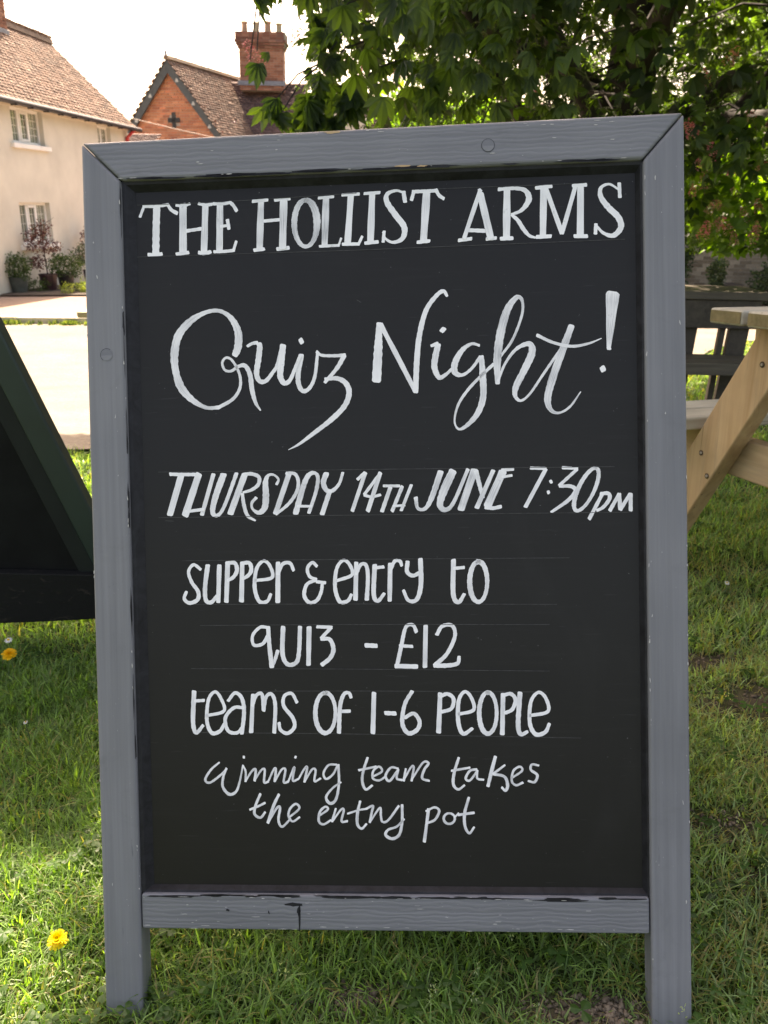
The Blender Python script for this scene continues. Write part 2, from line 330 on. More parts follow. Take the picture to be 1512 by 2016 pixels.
# black painted bead round the panel
b=MB(); 
def bead(poly_pts):
    b.add(*poly_pts)
def wedge(x0,z0,x1,z1,inx,inz,wd,y0=.0052,y1=.0133):
    # sloping strip from frame edge (front) down to the panel
    v=[(x0,y0,z0),(x1,y0,z1),(x1+inx*wd*.35+ (0),y0+.001,z1+inz*wd*.35),(x0+inx*wd*.35,y0+.001,z0+inz*wd*.35),(x1+inx*wd,y1,z1+inz*wd),(x0+inx*wd,y1,z0+inz*wd)]
    fs=[(0,1,2,3),(3,2,4,5)]
    b.add(v,fs)
wedge(-IN,IT,-IN,.1375,1,0,.013); wedge(IN,.1375,IN,IT,-1,0,.006); wedge(IN,IT,-IN,IT,0,-1,.010); wedge(-IN,.1375,IN,.1375,0,1,.006,.006)
b.build('bead',BLACK,sign,label='black painted bead between panel and frame')
# plugs
for x,z in ((.1245,.9885),(-.3165,.768)):
    MB().lathe([(.0055,0),(.0068,.0004),(.0068,.0005)],n=24).build('screw_plug',GX,sign,smooth=False)
    o=bpy.context.scene.collection.objects[-1]; o.location=(x,-.0001,z); o.rotation_euler=(math.pi/2,0,0)
    m=MB(); n=40
    arc=range(n) if x>0 else range(6,26)
    for k in arc:
        a0=2*math.pi*k/n; a1=2*math.pi*(k+1)/n; r0,r1=.0070,.0074
        m.add([(x+r0*math.cos(a0),-.00035,z+r0*math.sin(a0)),(x+r0*math.cos(a1),-.00035,z+r0*math.sin(a1)),(x+r1*math.cos(a1),-.00035,z+r1*math.sin(a1)),(x+r1*math.cos(a0),-.00035,z+r1*math.sin(a0))],[(0,1,2,3)])
    m.build('plug_ring',BLACK,sign)
# drips, smears, bare wood chips
def blob(m,x,z,rx,rz,y=-.0004,n=11,jit=.35,ang=0):
    v=[]
    for k in range(n):
        a=-2*math.pi*k/n; r=1+random.uniform(-jit,jit); px,pz=rx*r*math.cos(a),rz*r*math.sin(a)
        v.append((x+px*math.cos(ang)-pz*math.sin(ang),y,z+px*math.sin(ang)+pz*math.cos(ang)))
    m.add(v,[tuple(range(n))[::-1]])
m=MB()
for x,z,rx,rz in ((-.113,.1262,.010,.0022),(-.107,.112,.0011,.015),(-.108,.119,.0022,.006),(-.191,.119,.0022,.0014),(-.143,.117,.001,.002),(-.05,.1352,.03,.0012),(.10,.1355,.05,.0011),(.20,.1335,.035,.0016),(-.25,.1352,.03,.0014)):
    blob(m,x,z,rx,rz,y=.0011)
for k in range(26): blob(m,random.uniform(-.28,.28),.1375-random.uniform(.0005,.003),random.uniform(.006,.022),random.uniform(.0005,.0016),y=.00105)
for k in range(22): blob(m,random.uniform(-.28,.28),IT+random.uniform(.0004,.0018),random.uniform(.008,.03),random.uniform(.0008,.002),y=-.0003)
for k in range(14): blob(m,-IN-random.uniform(0,.001),random.uniform(.2,.95),random.uniform(.0004,.0012),random.uniform(.008,.03),y=-.0003)
m.build('paint_smear',BLACK,sign,label='black paint smears along the inner frame edges',kind='stuff')
m=MB(); mw=MB()
for x,z,rx,rz in ((-.050,HB-.0022,.009,.0018),(.028,IT+.003,.008,.0012),(.05,IT+.0022,.006,.001)): blob(m,x,z,rx,rz)
for k in range(60):
    s=random.choice((-1,1)); x=s*random.choice((W2-.0015,IN+.0015,random.uniform(IN,W2))); z=random.uniform(.03,.97); blob(mw,x,z,random.uniform(.0003,.0007),random.uniform(.0005,.0028),ang=random.uniform(-.2,.2))
for k in range(36): blob(mw,random.uniform(-.3,.3),random.choice((IT+.002,HB-.002,HB-.004,random.uniform(.97,1.008))),random.uniform(.0008,.004),random.uniform(.0002,.0005))
for k in range(40): blob(mw,random.uniform(-.29,.29),random.choice((.1005,.0975,.1345,random.uniform(.098,.134))),random.uniform(.001,.006),random.uniform(.0002,.0005),y=.001)
m.build('bare_wood_chip',WOODX,sign,label='orange bare wood showing through chipped paint',kind='stuff')
mw.build('scuff_mark',flat('pale_scuff',(.45,.44,.41),.8,.2,90,0),sign,label='tiny pale scuffs on the grey paint',kind='stuff')
# rear frame, hinged at the top
RT=Matrix.Translation((0,TH,HB))@Matrix.Rotation(math.radians(36),4,'X')@Matrix.Translation((0,0.002,-HB))
for poly,nm,mt in (([(-W2,-.0),(-IN,-.0),(-IN,IT),(-W2,HB)],'rear_stile',GZ),([(IN,-.0),(W2,-.0),(W2,HB),(IN,IT)],'rear_stile',GZ),([(-IN,IT+.001),(IN,IT+.001),(W2,HB),(-W2,HB)],'rear_top_rail',GX)):
    MB().prism(poly,0,TH,RT).build(nm,mt,sign,bevel=.003)
MB().box((-IN+.001,.002,.0955),(IN-.001,TH-.002,.1375),RT).build('rear_bottom_rail',GX,sign,bevel=.003)
MB().box((-IN-.003,.016,.10),(IN+.003,.021,IT+.004),RT).build('rear_panel',BLACK,sign)
for x in (-.2,.2): MB().tube([(x-.025,TH+.001,HB+.003),(x+.025,TH+.001,HB+.003)],.003,8).build('hinge',STEEL,sign)
# ---- lettering
STROKES=[[0,1,0.1,[-2777,9284,32,-2723,9413,32]],[0,1,0.1,[-2737,9406,36,-2591,9400,36,-2444,9414,36]],[0,1,0.1,[-2448,9418,36,-2405,9353,40,-2337,9311,44]],[0,0,0.2,[-2575,9395,83,-2590,9143,83,-2601,8865,83]],[0,1,0,[-2691,8849,40,-2616,8842,40,-2530,8851,40]],[0,0,0.45,[-2266,9404,87,-2280,8854,87]],[0,1,0.2,[-2347,9403,32,-2266,9392,32,-2184,9414,32]],[0,0,0.2,[-2358,8841,40,-2215,8856,40]],[0,0,0.3,[-2229,9104,40,-2062,9123,40]],[0,0,0.45,[-2003,9388,75,-2033,8861,75]],[0,1,0.2,[-2083,9412,36,-2003,9394,36,-1922,9398,36]],[0,1,0.2,[-2094,8851,44,-2027,8837,44,-1954,8855,44]],[0,0,0.45,[-1832,9387,75,-1851,8863,75]],[0,1,0.3,[-1908,9402,36,-1801,9398,36,-1710,9410,36]],[0,1,0.3,[-1712,9410,40,-1677,9375,40,-1638,9309,40]],[0,0,0.3,[-1832,9139,32,-1735,9151,32]],[0,0,0.3,[-1749,9214,40,-1734,9107,40]],[0,1,0.2,[-1916,8853,36,-1795,8853,36,-1677,8861,36]],[0,0,0.2,[-1685,8865,32,-1651,8966,32]],[0,0,0.5,[-1353,9400,75,-1382,8858,75]],[0,0,0.3,[-1451,9412,36,-1274,9421,36]],[0,0,0.2,[-1446,8853,40,-1327,8864,40]],[0,0,0.3,[-1318,9183,36,-1134,9192,36]],[0,0,0.6,[-1089,9402,83,-1115,8868,83]],[0,0,0.3,[-1194,9418,36,-1018,9427,36]],[0,0,0.2,[-1179,8859,44,-1043,8870,44]],[0,1,0.75,[-813,9401,47,-867,9399,55,-917,9354,63,-954,9273,65,-972,9169,67,-968,9061,61,-942,8966,55,-899,8901,49,-847,8877,44,-793,8897,49,-748,8959,55,-719,9052,69,-710,9160,83,-723,9264,81,-757,9348,79,-804,9397,61,-858,9403,44]],[0,0,0.8,[-600,9426,75,-628,8883,75]],[0,0,0.5,[-688,9422,32,-513,9431,32]],[0,0,0.4,[-688,8873,32,-461,8877,32]],[0,0,0.5,[-465,8877,24,-435,8958,24]],[0,0,0.1,[-315,9435,71,-363,8893,71]],[0,0,0,[-415,9446,36,-219,9450,36]],[0,0,0,[-421,8887,36,-231,8884,36]],[0,0,0.1,[-235,8884,32,-193,8969,32]],[0,0,0.3,[-69,9445,75,-100,8903,75]],[0,0,0.1,[-160,9452,36,18,9457,36]],[0,0,0.1,[-163,8890,40,-13,8900,40]],[0,0,0.1,[305,9339,47,289,9456,47]],[0,1,0.15,[281,9449,24,203,9471,31,104,9436,47,98,9345,62,194,9195,69,290,9055,68,268,8929,54,158,8888,34,71,8936,27,48,9005,24]],[0,0,0.1,[46,8896,36,60,9017,36]],[0,0,0.1,[378,9356,40,407,9455,40]],[0,1,0.1,[395,9452,40,532,9451,40,665,9453,40]],[0,1,0.1,[658,9463,40,692,9400,40,746,9359,40]],[0,0,0.3,[552,9438,83,507,8895,83]],[0,0,0,[436,8878,40,577,8889,40]],[0,0,0.3,[1161,9442,47,969,8906,47]],[0,0,0.35,[1160,9391,75,1269,8895,75]],[0,0,0,[1149,9450,36,1168,9395,36]],[0,0,0,[906,8885,40,1051,8899,40]],[0,0,0,[1222,8889,40,1331,8897,40]],[0,0,0.1,[990,8998,44,1223,8980,44]],[0,0,0.2,[1461,9430,79,1447,8893,79]],[0,0,0,[1381,8887,44,1517,8888,44]],[0,1,0.2,[1366,9441,40,1545,9446,40,1660,9420,51,1706,9341,67,1681,9265,59,1609,9190,40,1506,9154,28]],[0,1,0.15,[1509,9150,32,1578,9085,44,1639,8986,47,1702,8911,36,1769,8885,24]],[0,0,0.2,[1873,9437,75,1856,8897,75]],[0,0,0,[1784,9440,40,1962,9453,40]],[0,0,0,[1784,8892,44,1947,8894,44]],[0,0,0.2,[1900,9424,51,2070,8924,51]],[0,0,0.2,[2070,8921,47,2223,9427,47]],[0,0,0.25,[2284,9428,75,2274,8886,75]],[0,0,0,[2196,9447,40,2348,9453,40]],[0,0,0,[2208,8885,44,2351,8880,44]],[0,0,0.1,[2719,9300,40,2713,9457,40]],[0,1,0.15,[2705,9389,24,2602,9450,27,2510,9412,40,2509,9310,57,2590,9192,68,2698,9078,69,2727,8966,65,2644,8877,54,2535,8906,35,2454,8991,28]],[0,0,0.1,[2443,8903,40,2450,9011,40]],[1,1,0.45,[-1701,7654,73,-1661,7749,89,-1654,7909,86,-1708,8047,70,-1795,8138,48,-1909,8177,45,-2057,8149,51,-2223,8055,80,-2359,7898,93,-2410,7690,93,-2402,7496,80,-2342,7300,93,-2214,7152,70,-2052,7059,42,-1904,7057,45]],[1,1,0.4,[-1904,7057,42,-1738,7148,39,-1653,7267,36,-1642,7395,33,-1680,7509,30,-1743,7607,29,-1808,7628,29,-1850,7569,29,-1820,7488,29,-1746,7475,31,-1663,7524,39,-1582,7530,50,-1527,7424,55,-1507,7247,55,-1469,7101,40,-1414,7011,16]],[1,1,0.3,[-1552,7754,32,-1494,7784,37,-1429,7794,42]],[1,1,0.25,[-1416,7782,61,-1406,7742,64,-1425,7598,67,-1450,7438,61,-1415,7349,54,-1341,7352,48,-1258,7449,42,-1207,7528,42,-1146,7742,42]],[1,1,0.15,[-1134,7753,73,-1163,7527,73,-1174,7399,68,-1131,7320,58,-1065,7348,47,-997,7490,40,-937,7632,38]],[1,1,0.25,[-926,7638,61,-966,7425,58,-961,7297,55,-914,7223,50,-840,7254,44,-773,7388,40,-735,7659,35]],[1,1,0.3,[-747,7672,32,-687,7628,34,-526,7618,37,-416,7624,42]],[1,1,0.2,[-429,7615,54,-513,7477,48,-658,7314,35]],[1,1,0.25,[-654,7353,38,-515,7357,51,-416,7299,61,-380,7186,64,-433,7043,61,-581,6895,58,-803,6731,45,-976,6610,29,-1099,6548,6]],[1,0,0,[-932,7789,67,-913,7804,67]],[1,1,0.2,[-17,7972,60,-33,7701,94,-61,7320,106]],[1,0,0.25,[-4,7965,55,185,7589,55,386,7181,55]],[1,1,0.15,[386,7177,60,407,7541,64,444,7836,60,523,8107,55,643,8268,47,724,8316,43,765,8258,30]],[1,0,0.3,[573,7699,34,650,7724,47]],[1,1,0.3,[654,7713,64,620,7577,71,607,7451,67,658,7339,55,733,7367,40,808,7435,30]],[1,0,0,[697,7883,64,722,7870,64]],[1,1,0.3,[1122,7689,30,1034,7709,34,928,7642,55,845,7507,72,839,7392,68,923,7358,38,1030,7429,34,1133,7563,38]],[1,1,0.4,[1142,7563,55,1155,7351,72,1155,7098,72,1085,6910,64,956,6775,43,867,6745,26,826,6842,21,871,7021,30,984,7187,34,1134,7341,34,1283,7474,38]],[1,1,0.6,[1322,7252,55,1322,7515,85,1362,7809,93,1443,8079,80,1550,8218,55,1614,8178,35,1606,8011,30,1497,7742,30,1358,7556,30]],[1,1,0.35,[1327,7279,30,1409,7471,30,1538,7635,38,1685,7690,60,1715,7588,81,1618,7381,77,1531,7215,72,1519,7106,47,1582,7049,30,1687,7127,26,1847,7354,30,2039,7621,30]],[1,1,0.6,[2163,7879,72,2064,7621,81,1956,7330,85,1886,7080,81,1915,6942,51,2009,6900,26,2135,6968,26,2257,7133,13]],[1,1,0.4,[1774,7786,38,1956,7697,34,2164,7649,34,2351,7675,26,2497,7729,9]],[1,0,0.5,[2627,8221,149,2577,7627,51]],[1,0,0.1,[2562,7615,38,2595,7614,38]],[1,0,0,[2493,7374,68,2522,7394,68]],[2,0,0.3,[-2367,6279,76,-2513,5820,76]],[2,1,0.1,[-2500,6293,40,-2351,6287,40,-2194,6284,40]],[2,0,0.3,[-2159,6286,79,-2332,5809,79]],[2,0,0.1,[-2323,5852,37,-2107,5876,37]],[2,0,0.3,[-1987,6283,46,-2135,5812,46]],[2,1,0.3,[-1868,6277,76,-1965,6032,71,-2008,5862,60,-1978,5800,47,-1915,5830,40,-1841,5968,41,-1714,6289,46]],[2,0,0.4,[-1618,6272,76,-1798,5820,76]],[2,1,0.3,[-1638,6272,40,-1537,6278,42,-1452,6238,44,-1462,6153,43,-1541,6093,37,-1643,6064,27]],[2,1,0.3,[-1651,6049,37,-1636,5918,43,-1595,5793,40,-1506,5733,21]],[2,1,0.4,[-1247,6149,33,-1224,6210,28,-1280,6262,25,-1343,6254,37,-1376,6175,61,-1375,6021,75,-1393,5882,70,-1462,5825,51,-1534,5869,29,-1542,5939,34,-1489,6001,37]],[2,0,0.5,[-1099,6269,61,-1267,5811,61]],[2,1,0.4,[-1133,6278,37,-1032,6268,39,-992,6183,41,-1013,6060,41,-1109,5924,38,-1260,5803,30]],[2,1,0.45,[-1031,5808,67,-935,6120,64,-870,6249,55,-800,6274,40,-762,6217,43,-789,6056,43,-876,5812,40]],[2,0,0.2,[-1008,5894,30,-844,5888,30]],[2,1,0.4,[-661,6268,64,-699,6162,61,-665,6072,55,-596,6065,46,-517,6143,36,-471,6272,33]],[2,0,0.3,[-627,6061,55,-722,5794,55]],[2,0,0.4,[-211,6265,46,-370,5826,46]],[2,0,0.2,[-302,6189,37,-216,6267,37]],[2,0,0.3,[-34,6261,37,-226,6015,37]],[2,1,0.2,[-230,6006,32,-140,5986,32,-39,6007,32]],[2,0,0.4,[-38,6259,51,-190,5823,51]],[2,0,0.3,[-4,6109,32,183,6105,32]],[2,0,0.5,[75,6089,46,-26,5815,46]],[2,0,0.5,[213,6100,42,91,5816,42]],[2,0,0.3,[104,5874,28,239,5881,28]],[2,0,0.4,[318,6114,37,196,5821,37]],[2,1,0.5,[657,6259,70,547,5959,60,471,5839,42,387,5846,37,366,5967,46]],[2,1,0.5,[796,6261,93,683,6026,89,643,5876,71,707,5821,53,801,5908,42,969,6280,42]],[2,0,0.6,[1043,6269,84,883,5823,84]],[2,1,0.4,[1061,6255,56,1096,6111,49,1135,5953,42]],[2,0,0.5,[1257,6260,51,1064,5838,51]],[2,0,0.5,[1365,6244,88,1188,5859,88]],[2,1,0.2,[1161,5841,42,1250,5830,42,1342,5847,42]],[2,0,0.2,[1356,6263,37,1487,6272,37]],[2,0,0.2,[1359,6184,30,1469,6201,30]],[2,0,0.1,[1681,6280,35,1855,6271,35]],[2,0,0.3,[1852,6262,44,1618,5838,44]],[2,0,0,[1901,6118,42,1917,6123,42]],[2,0,0,[1872,5997,42,1888,6004,42]],[2,0,0.1,[2042,6277,35,2210,6264,35]],[2,0,0.3,[2205,6255,37,2003,6075,37]],[2,1,0.3,[2003,6066,32,2135,6063,43,2184,6009,46,2099,5903,43,1908,5772,32]],[2,1,0.4,[2426,6263,37,2387,6261,41,2335,6221,44,2278,6150,47,2226,6059,49,2187,5962,50,2167,5875,49,2170,5813,45,2195,5785,42,2238,5795,40,2292,5842,38,2348,5919,38,2398,6013,42,2433,6109,45,2448,6191,45,2440,6247,43,2411,6267,42]],[2,0,0.3,[2488,5974,42,2335,5687,42]],[2,1,0.3,[2465,5974,37,2554,5973,44,2564,5910,44,2495,5820,39,2422,5782,32]],[2,0,0.3,[2568,5779,42,2674,5966,42]],[2,0,0.3,[2674,5966,46,2685,5793,46]],[2,0,0.2,[2685,5787,42,2796,5964,42]],[2,0,0.3,[2803,5968,46,2801,5775,46]],[3,1,0.15,[-2163,5171,37,-2247,5229,37,-2309,5148,38,-2274,5023,42,-2202,4913,46,-2210,4820,48,-2306,4780,44,-2368,4831,40,-2340,4915,37]],[3,1,0.3,[-2080,5220,55,-2118,4959,52,-2110,4809,49,-2047,4787,46,-1973,4864,43]],[3,0,0.2,[-1942,5218,52,-1965,4786,52]],[3,0,0.3,[-1844,5248,55,-1871,4788,55]],[3,1,0.15,[-1854,5242,43,-1760,5240,46,-1737,5156,49,-1779,5079,43,-1849,5037,37]],[3,0,0.3,[-1672,5245,55,-1692,4792,55]],[3,1,0.15,[-1672,5239,43,-1587,5238,46,-1568,5154,49,-1607,5093,43,-1676,5053,37]],[3,1,0.15,[-1527,5033,37,-1326,5067,41,-1348,5204,40,-1421,5261,38,-1505,5169,43,-1532,4952,47,-1482,4790,46,-1389,4789,41,-1343,4875,37]],[3,0,0.2,[-1250,5240,55,-1264,4778,55]],[3,1,0.15,[-1256,5103,43,-1198,5220,43,-1110,5231,41,-1069,5144,37]],[3,1,0.15,[-795,5190,37,-849,5234,38,-907,5167,40,-884,5074,38,-804,5036,37]],[3,1,0.15,[-810,5030,37,-917,4981,41,-951,4852,46,-891,4768,44,-803,4795,43,-751,4896,40,-737,4988,37]],[3,0,0.1,[-805,5011,37,-700,4997,37]],[3,1,0.15,[-566,5020,37,-389,5086,40,-417,5209,41,-490,5254,37,-566,5156,41,-589,4940,46,-537,4776,48,-444,4784,44,-399,4858,37]],[3,0,0.3,[-336,5227,52,-354,4796,52]],[3,1,0.2,[-339,5091,37,-285,5201,40,-223,5194,43,-204,5059,46,-222,4794,49]],[3,1,0.25,[-122,5196,55,-140,4858,51,-93,4780,45,-17,4866,37]],[3,0,0.1,[-135,5162,37,-18,5173,37]],[3,0,0.3,[57,5209,52,43,4779,52]],[3,1,0.15,[49,5102,37,106,5233,41,168,5238,41,191,5183,37]],[3,1,0.2,[259,5231,49,251,5114,47,318,5067,45,404,5106,43]],[3,1,0.25,[407,5259,55,407,4959,55,356,4791,49,260,4782,41,204,4900,37]],[3,1,0.25,[787,5242,55,778,4847,55,837,4754,49,906,4849,37]],[3,0,0.1,[789,5144,37,908,5154,37]],[3,1,0.35,[1090,5216,43,1049,5213,47,1011,5172,52,983,5100,56,969,5009,58,973,4914,60,992,4831,58,1025,4775,53,1065,4755,49,1106,4774,46,1140,4829,44,1162,4911,44,1169,5006,49,1158,5098,53,1133,5171,56,1096,5212,59,1055,5216,61]],[3,1,0.15,[-1396,4484,37,-1480,4485,37,-1567,4392,37,-1557,4280,38,-1453,4292,40,-1385,4391,43]],[3,1,0.2,[-1383,4490,49,-1375,4297,49,-1350,4017,55]],[3,1,0.2,[-1350,4017,37,-1310,4110,40,-1277,4209,43]],[3,1,0.3,[-1208,4489,55,-1221,4172,52,-1162,4047,50,-1061,4071,49,-1027,4201,49,-1009,4487,49]],[3,0,0.35,[-903,4480,55,-919,4039,55]],[3,0,0.1,[-810,4485,37,-636,4477,37]],[3,0,0.2,[-642,4477,40,-766,4348,40]],[3,1,0.25,[-766,4342,43,-664,4335,47,-623,4223,52,-662,4121,50,-763,4038,49]],[3,0,0.1,[-248,4263,52,-118,4256,52]],[3,1,0.2,[346,4412,43,307,4493,40,224,4469,41,168,4253,44,115,4025,49]],[3,0,0.1,[149,4254,37,297,4246,37]],[3,0,0.1,[96,4019,52,348,4011,52]],[3,0,0.4,[454,4485,55,437,4005,55]],[3,1,0.2,[581,4379,43,644,4477,43,760,4482,43,788,4356,43,693,4157,45,563,4035,49]],[3,1,0.1,[544,4022,52,691,4021,50,813,4045,45,833,4125,37]],[4,1,0.3,[-2280,3736,55,-2302,3375,53,-2267,3246,47,-2182,3334,37]],[4,0,0.1,[-2276,3623,37,-2162,3629,37]],[4,1,0.15,[-2141,3447,37,-1931,3503,38,-1965,3656,39,-2033,3729,37,-2111,3635,40,-2136,3390,43,-2083,3245,47,-1985,3264,44,-1929,3352,37]],[4,1,0.25,[-1878,3621,37,-1794,3715,41,-1714,3652,46,-1692,3483,48,-1724,3232,46]],[4,1,0.2,[-1697,3539,37,-1811,3540,40,-1915,3421,43,-1887,3270,43,-1780,3245,40,-1703,3326,37]],[4,0,0.3,[-1581,3695,49,-1613,3251,49]],[4,1,0.2,[-1590,3561,37,-1543,3683,41,-1474,3695,43,-1459,3507,43]],[4,1,0.25,[-1459,3501,37,-1424,3669,40,-1355,3694,43,-1320,3560,44,-1340,3244,46]],[4,1,0.15,[-1063,3599,37,-1123,3705,38,-1211,3675,40,-1220,3559,43,-1117,3418,46,-1101,3309,44,-1183,3237,43,-1264,3278,40,-1281,3362,37]],[4,1,0.3,[-707,3709,43,-755,3706,45,-800,3664,48,-833,3590,51,-849,3497,53,-846,3400,55,-823,3316,57,-784,3259,56,-737,3239,52,-689,3259,48,-648,3316,45,-622,3400,44,-614,3496,43,-626,3590,43,-656,3664,46,-699,3706,49,-748,3709,52]],[4,1,0.25,[-578,3242,49,-560,3541,49,-513,3690,44,-451,3708,39,-427,3652,37]],[4,0,0.1,[-579,3491,40,-443,3494,40]],[4,0,0.3,[-160,3707,55,-182,3235,55]],[4,0,0.05,[-35,3470,49,88,3464,49]],[4,1,0.25,[284,3723,43,195,3569,46,163,3352,49,229,3234,51,331,3271,50,364,3367,47,298,3463,44,192,3414,43]],[4,0,0.3,[608,3697,55,582,3242,55]],[4,1,0.15,[602,3654,40,688,3690,43,760,3634,46,734,3520,43,617,3480,40]],[4,1,0.15,[812,3452,37,990,3504,41,962,3652,40,890,3714,38,821,3612,44,811,3365,49,864,3226,47,975,3288,37]],[4,1,0.3,[1175,3703,43,1134,3700,45,1096,3657,48,1068,3582,51,1054,3487,53,1058,3389,55,1077,3304,57,1110,3246,56,1150,3226,52,1191,3246,48,1226,3303,45,1248,3389,44,1254,3487,43,1244,3581,43,1218,3656,46,1182,3699,49,1140,3703,52]],[4,0,0.4,[1331,3687,55,1315,3219,55]],[4,1,0.2,[1327,3669,40,1419,3687,43,1472,3619,46,1434,3508,43,1349,3465,40]],[4,1,0.35,[1525,3701,55,1498,3333,55,1527,3219,49,1606,3249,37]],[4,1,0.15,[1633,3434,37,1839,3482,40,1817,3636,41,1734,3703,37,1647,3593,41,1632,3348,46,1697,3218,50,1806,3243,46,1855,3341,37]],[5,1,0.55,[-2000,2893,21,-2101,2808,27,-2173,2691,30,-2117,2653,27,-1975,2754,27,-1917,2817,24]],[5,1,0.55,[-1917,2823,27,-1957,2723,29,-1966,2603,32,-1893,2515,37,-1810,2546,30,-1763,2666,24,-1720,2861,18]],[5,1,0.55,[-1720,2855,21,-1690,2786,24,-1693,2666,27]],[5,1,0.55,[-1693,2672,21,-1618,2786,25,-1570,2808,28,-1586,2673,30]],[5,1,0.55,[-1586,2679,21,-1507,2798,24,-1463,2805,27,-1473,2660,27,-1422,2666,27]],[5,1,0.55,[-1422,2673,21,-1356,2808,25,-1331,2808,28,-1347,2666,30]],[5,1,0.55,[-1340,2679,21,-1262,2808,24,-1218,2805,27,-1240,2660,27,-1184,2667,27]],[5,1,0.55,[-1184,2673,21,-1111,2839,25,-1133,2682,26,-1064,2698,24]],[5,1,0.55,[-1064,2698,21,-993,2817,25,-961,2830,28,-996,2661,30]],[5,1,0.55,[-989,2673,21,-905,2808,24,-862,2799,27,-877,2673,26,-804,2705,24]],[5,1,0.55,[-611,2867,24,-708,2861,26,-769,2767,27,-739,2698,27,-657,2755,26,-598,2867,24]],[5,1,0.55,[-592,2867,27,-591,2636,29,-632,2454,32,-701,2410,37,-744,2485,30,-667,2589,25,-565,2661,21]],[5,0,0,[-1715,2956,33,-1702,2952,33]],[5,0,0,[-1102,2955,33,-1090,2952,33]],[5,1,0.55,[-249,2948,30,-302,2792,32,-317,2668,33,-278,2574,30,-200,2621,27]],[5,0,0.55,[-357,2799,27,-149,2842,27]],[5,1,0.55,[-191,2724,24,-85,2786,25,-118,2842,26,-184,2793,27,-192,2705,26,-121,2680,25,-43,2724,24]],[5,1,0.55,[107,2818,24,21,2830,27,-43,2736,30,3,2674,29,107,2808,27]],[5,1,0.55,[107,2808,24,87,2705,26,148,2684,27]],[5,1,0.55,[194,2818,24,166,2674,30]],[5,1,0.55,[166,2681,21,256,2836,23,286,2830,25,259,2674,27]],[5,1,0.55,[259,2687,21,392,2886,25,459,2880,29,409,2808,30,383,2706,29,465,2675,27]],[5,1,0.45,[810,2948,30,752,2762,35,744,2631,33,798,2576,29,872,2625,24]],[5,0,0.55,[722,2793,27,937,2830,27]],[5,1,0.55,[1016,2811,27,936,2793,29,886,2706,30,934,2681,27,1022,2793,24]],[5,1,0.55,[1022,2799,24,1020,2706,26,1093,2688,27]],[5,1,0.35,[1232,2960,37,1186,2793,43,1141,2613,37]],[5,1,0.55,[1340,2861,24,1201,2756,30]],[5,1,0.55,[1201,2756,30,1332,2725,33,1367,2623,37,1341,2564,32,1299,2601,27]],[5,1,0.55,[1410,2707,24,1533,2793,25,1510,2842,26,1436,2793,27,1416,2676,27,1464,2626,27,1543,2657,27]],[5,1,0.55,[1728,2855,24,1649,2867,26,1636,2805,29,1708,2744,32,1677,2664,30,1604,2676,24]],[5,1,0.55,[-1520,2522,30,-1580,2383,32,-1595,2282,33,-1527,2238,30,-1468,2304,27]],[5,1,0.55,[-1651,2332,27,-1542,2377,27,-1466,2415,27]],[5,1,0.4,[-1300,2516,30,-1366,2383,37,-1440,2175,33]],[5,1,0.55,[-1427,2194,24,-1335,2346,28,-1291,2358,30,-1313,2210,30,-1271,2132,28,-1168,2227,24]],[5,1,0.55,[-1181,2246,24,-1065,2347,26,-1102,2403,27,-1172,2346,27,-1193,2258,27,-1144,2195,26,-1061,2246,24]],[5,1,0.55,[-836,2259,24,-728,2335,26,-759,2366,27,-822,2306,29,-837,2196,30,-782,2159,27,-693,2210,24]],[5,1,0.55,[-634,2348,24,-681,2191,30]],[5,1,0.55,[-675,2197,21,-572,2335,24,-541,2323,27,-569,2197,27,-500,2198,27]],[5,1,0.55,[-346,2436,27,-380,2292,34,-383,2161,33,-334,2111,29,-277,2167,24]],[5,1,0.55,[-498,2286,24,-361,2330,24,-280,2343,24]],[5,1,0.55,[-280,2343,27,-198,2380,27,-212,2308,27,-239,2183,27]],[5,1,0.55,[-233,2193,21,-118,2356,25,-107,2262,27,-90,2193,27,-22,2212,27,105,2381,27]],[5,1,0.55,[143,2394,30,139,2200,32,105,2044,34,21,1993,36,-56,2037,34,-24,2099,29,76,2137,26,164,2225,24]],[5,1,0.55,[450,2345,37,394,1958,37]],[5,1,0.55,[419,2320,24,521,2364,27,573,2320,30,519,2217,29,416,2176,27]],[5,1,0.55,[700,2295,24,674,2294,25,650,2283,27,632,2263,28,624,2239,29,627,2213,30,640,2191,30,661,2176,29,687,2171,29,713,2177,28,735,2192,28,749,2214,27,752,2239,27,745,2264,26,728,2283,25,704,2294,25,678,2295,24]],[5,1,0.55,[750,2249,21,799,2296,24]],[5,1,0.55,[919,2483,30,867,2296,35,870,2141,33,918,2063,29,975,2135,24]],[5,0,0.55,[793,2277,30,977,2303,30]],[6,1,0.9,[-2806,9422,7,-1874,9421,7,-248,9461,7]],[6,1,0.9,[611,9473,7,2356,9472,7]],[6,1,0.9,[-2846,8824,7,-261,8814,7]],[6,1,0.9,[-261,8814,7,2772,8831,7]],[6,1,0.9,[-2641,6321,7,-311,6303,7,2627,6277,7]],[6,1,0.9,[-2650,5787,7,27,5776,7,2817,5756,7]],[6,1,0.9,[-2383,5277,7,-332,5265,7,2108,5248,7]],[6,1,0.9,[-2289,4763,7,7,4743,7,1959,4716,7]],[6,1,0.9,[-2188,4514,7,-347,4508,7,1871,4486,7]],[6,1,0.9,[-2308,4006,7,-357,3987,7,1864,3949,7]],[6,1,0.9,[-2291,3733,7,-362,3729,7,1832,3706,7]],[6,1,0.9,[-2244,3246,7,-373,3224,7,2212,3172,7]],[6,1,0.9,[-272,8250,7,-221,8219,7]],[6,1,0.9,[-2573,5750,7,-2472,5743,7]]]
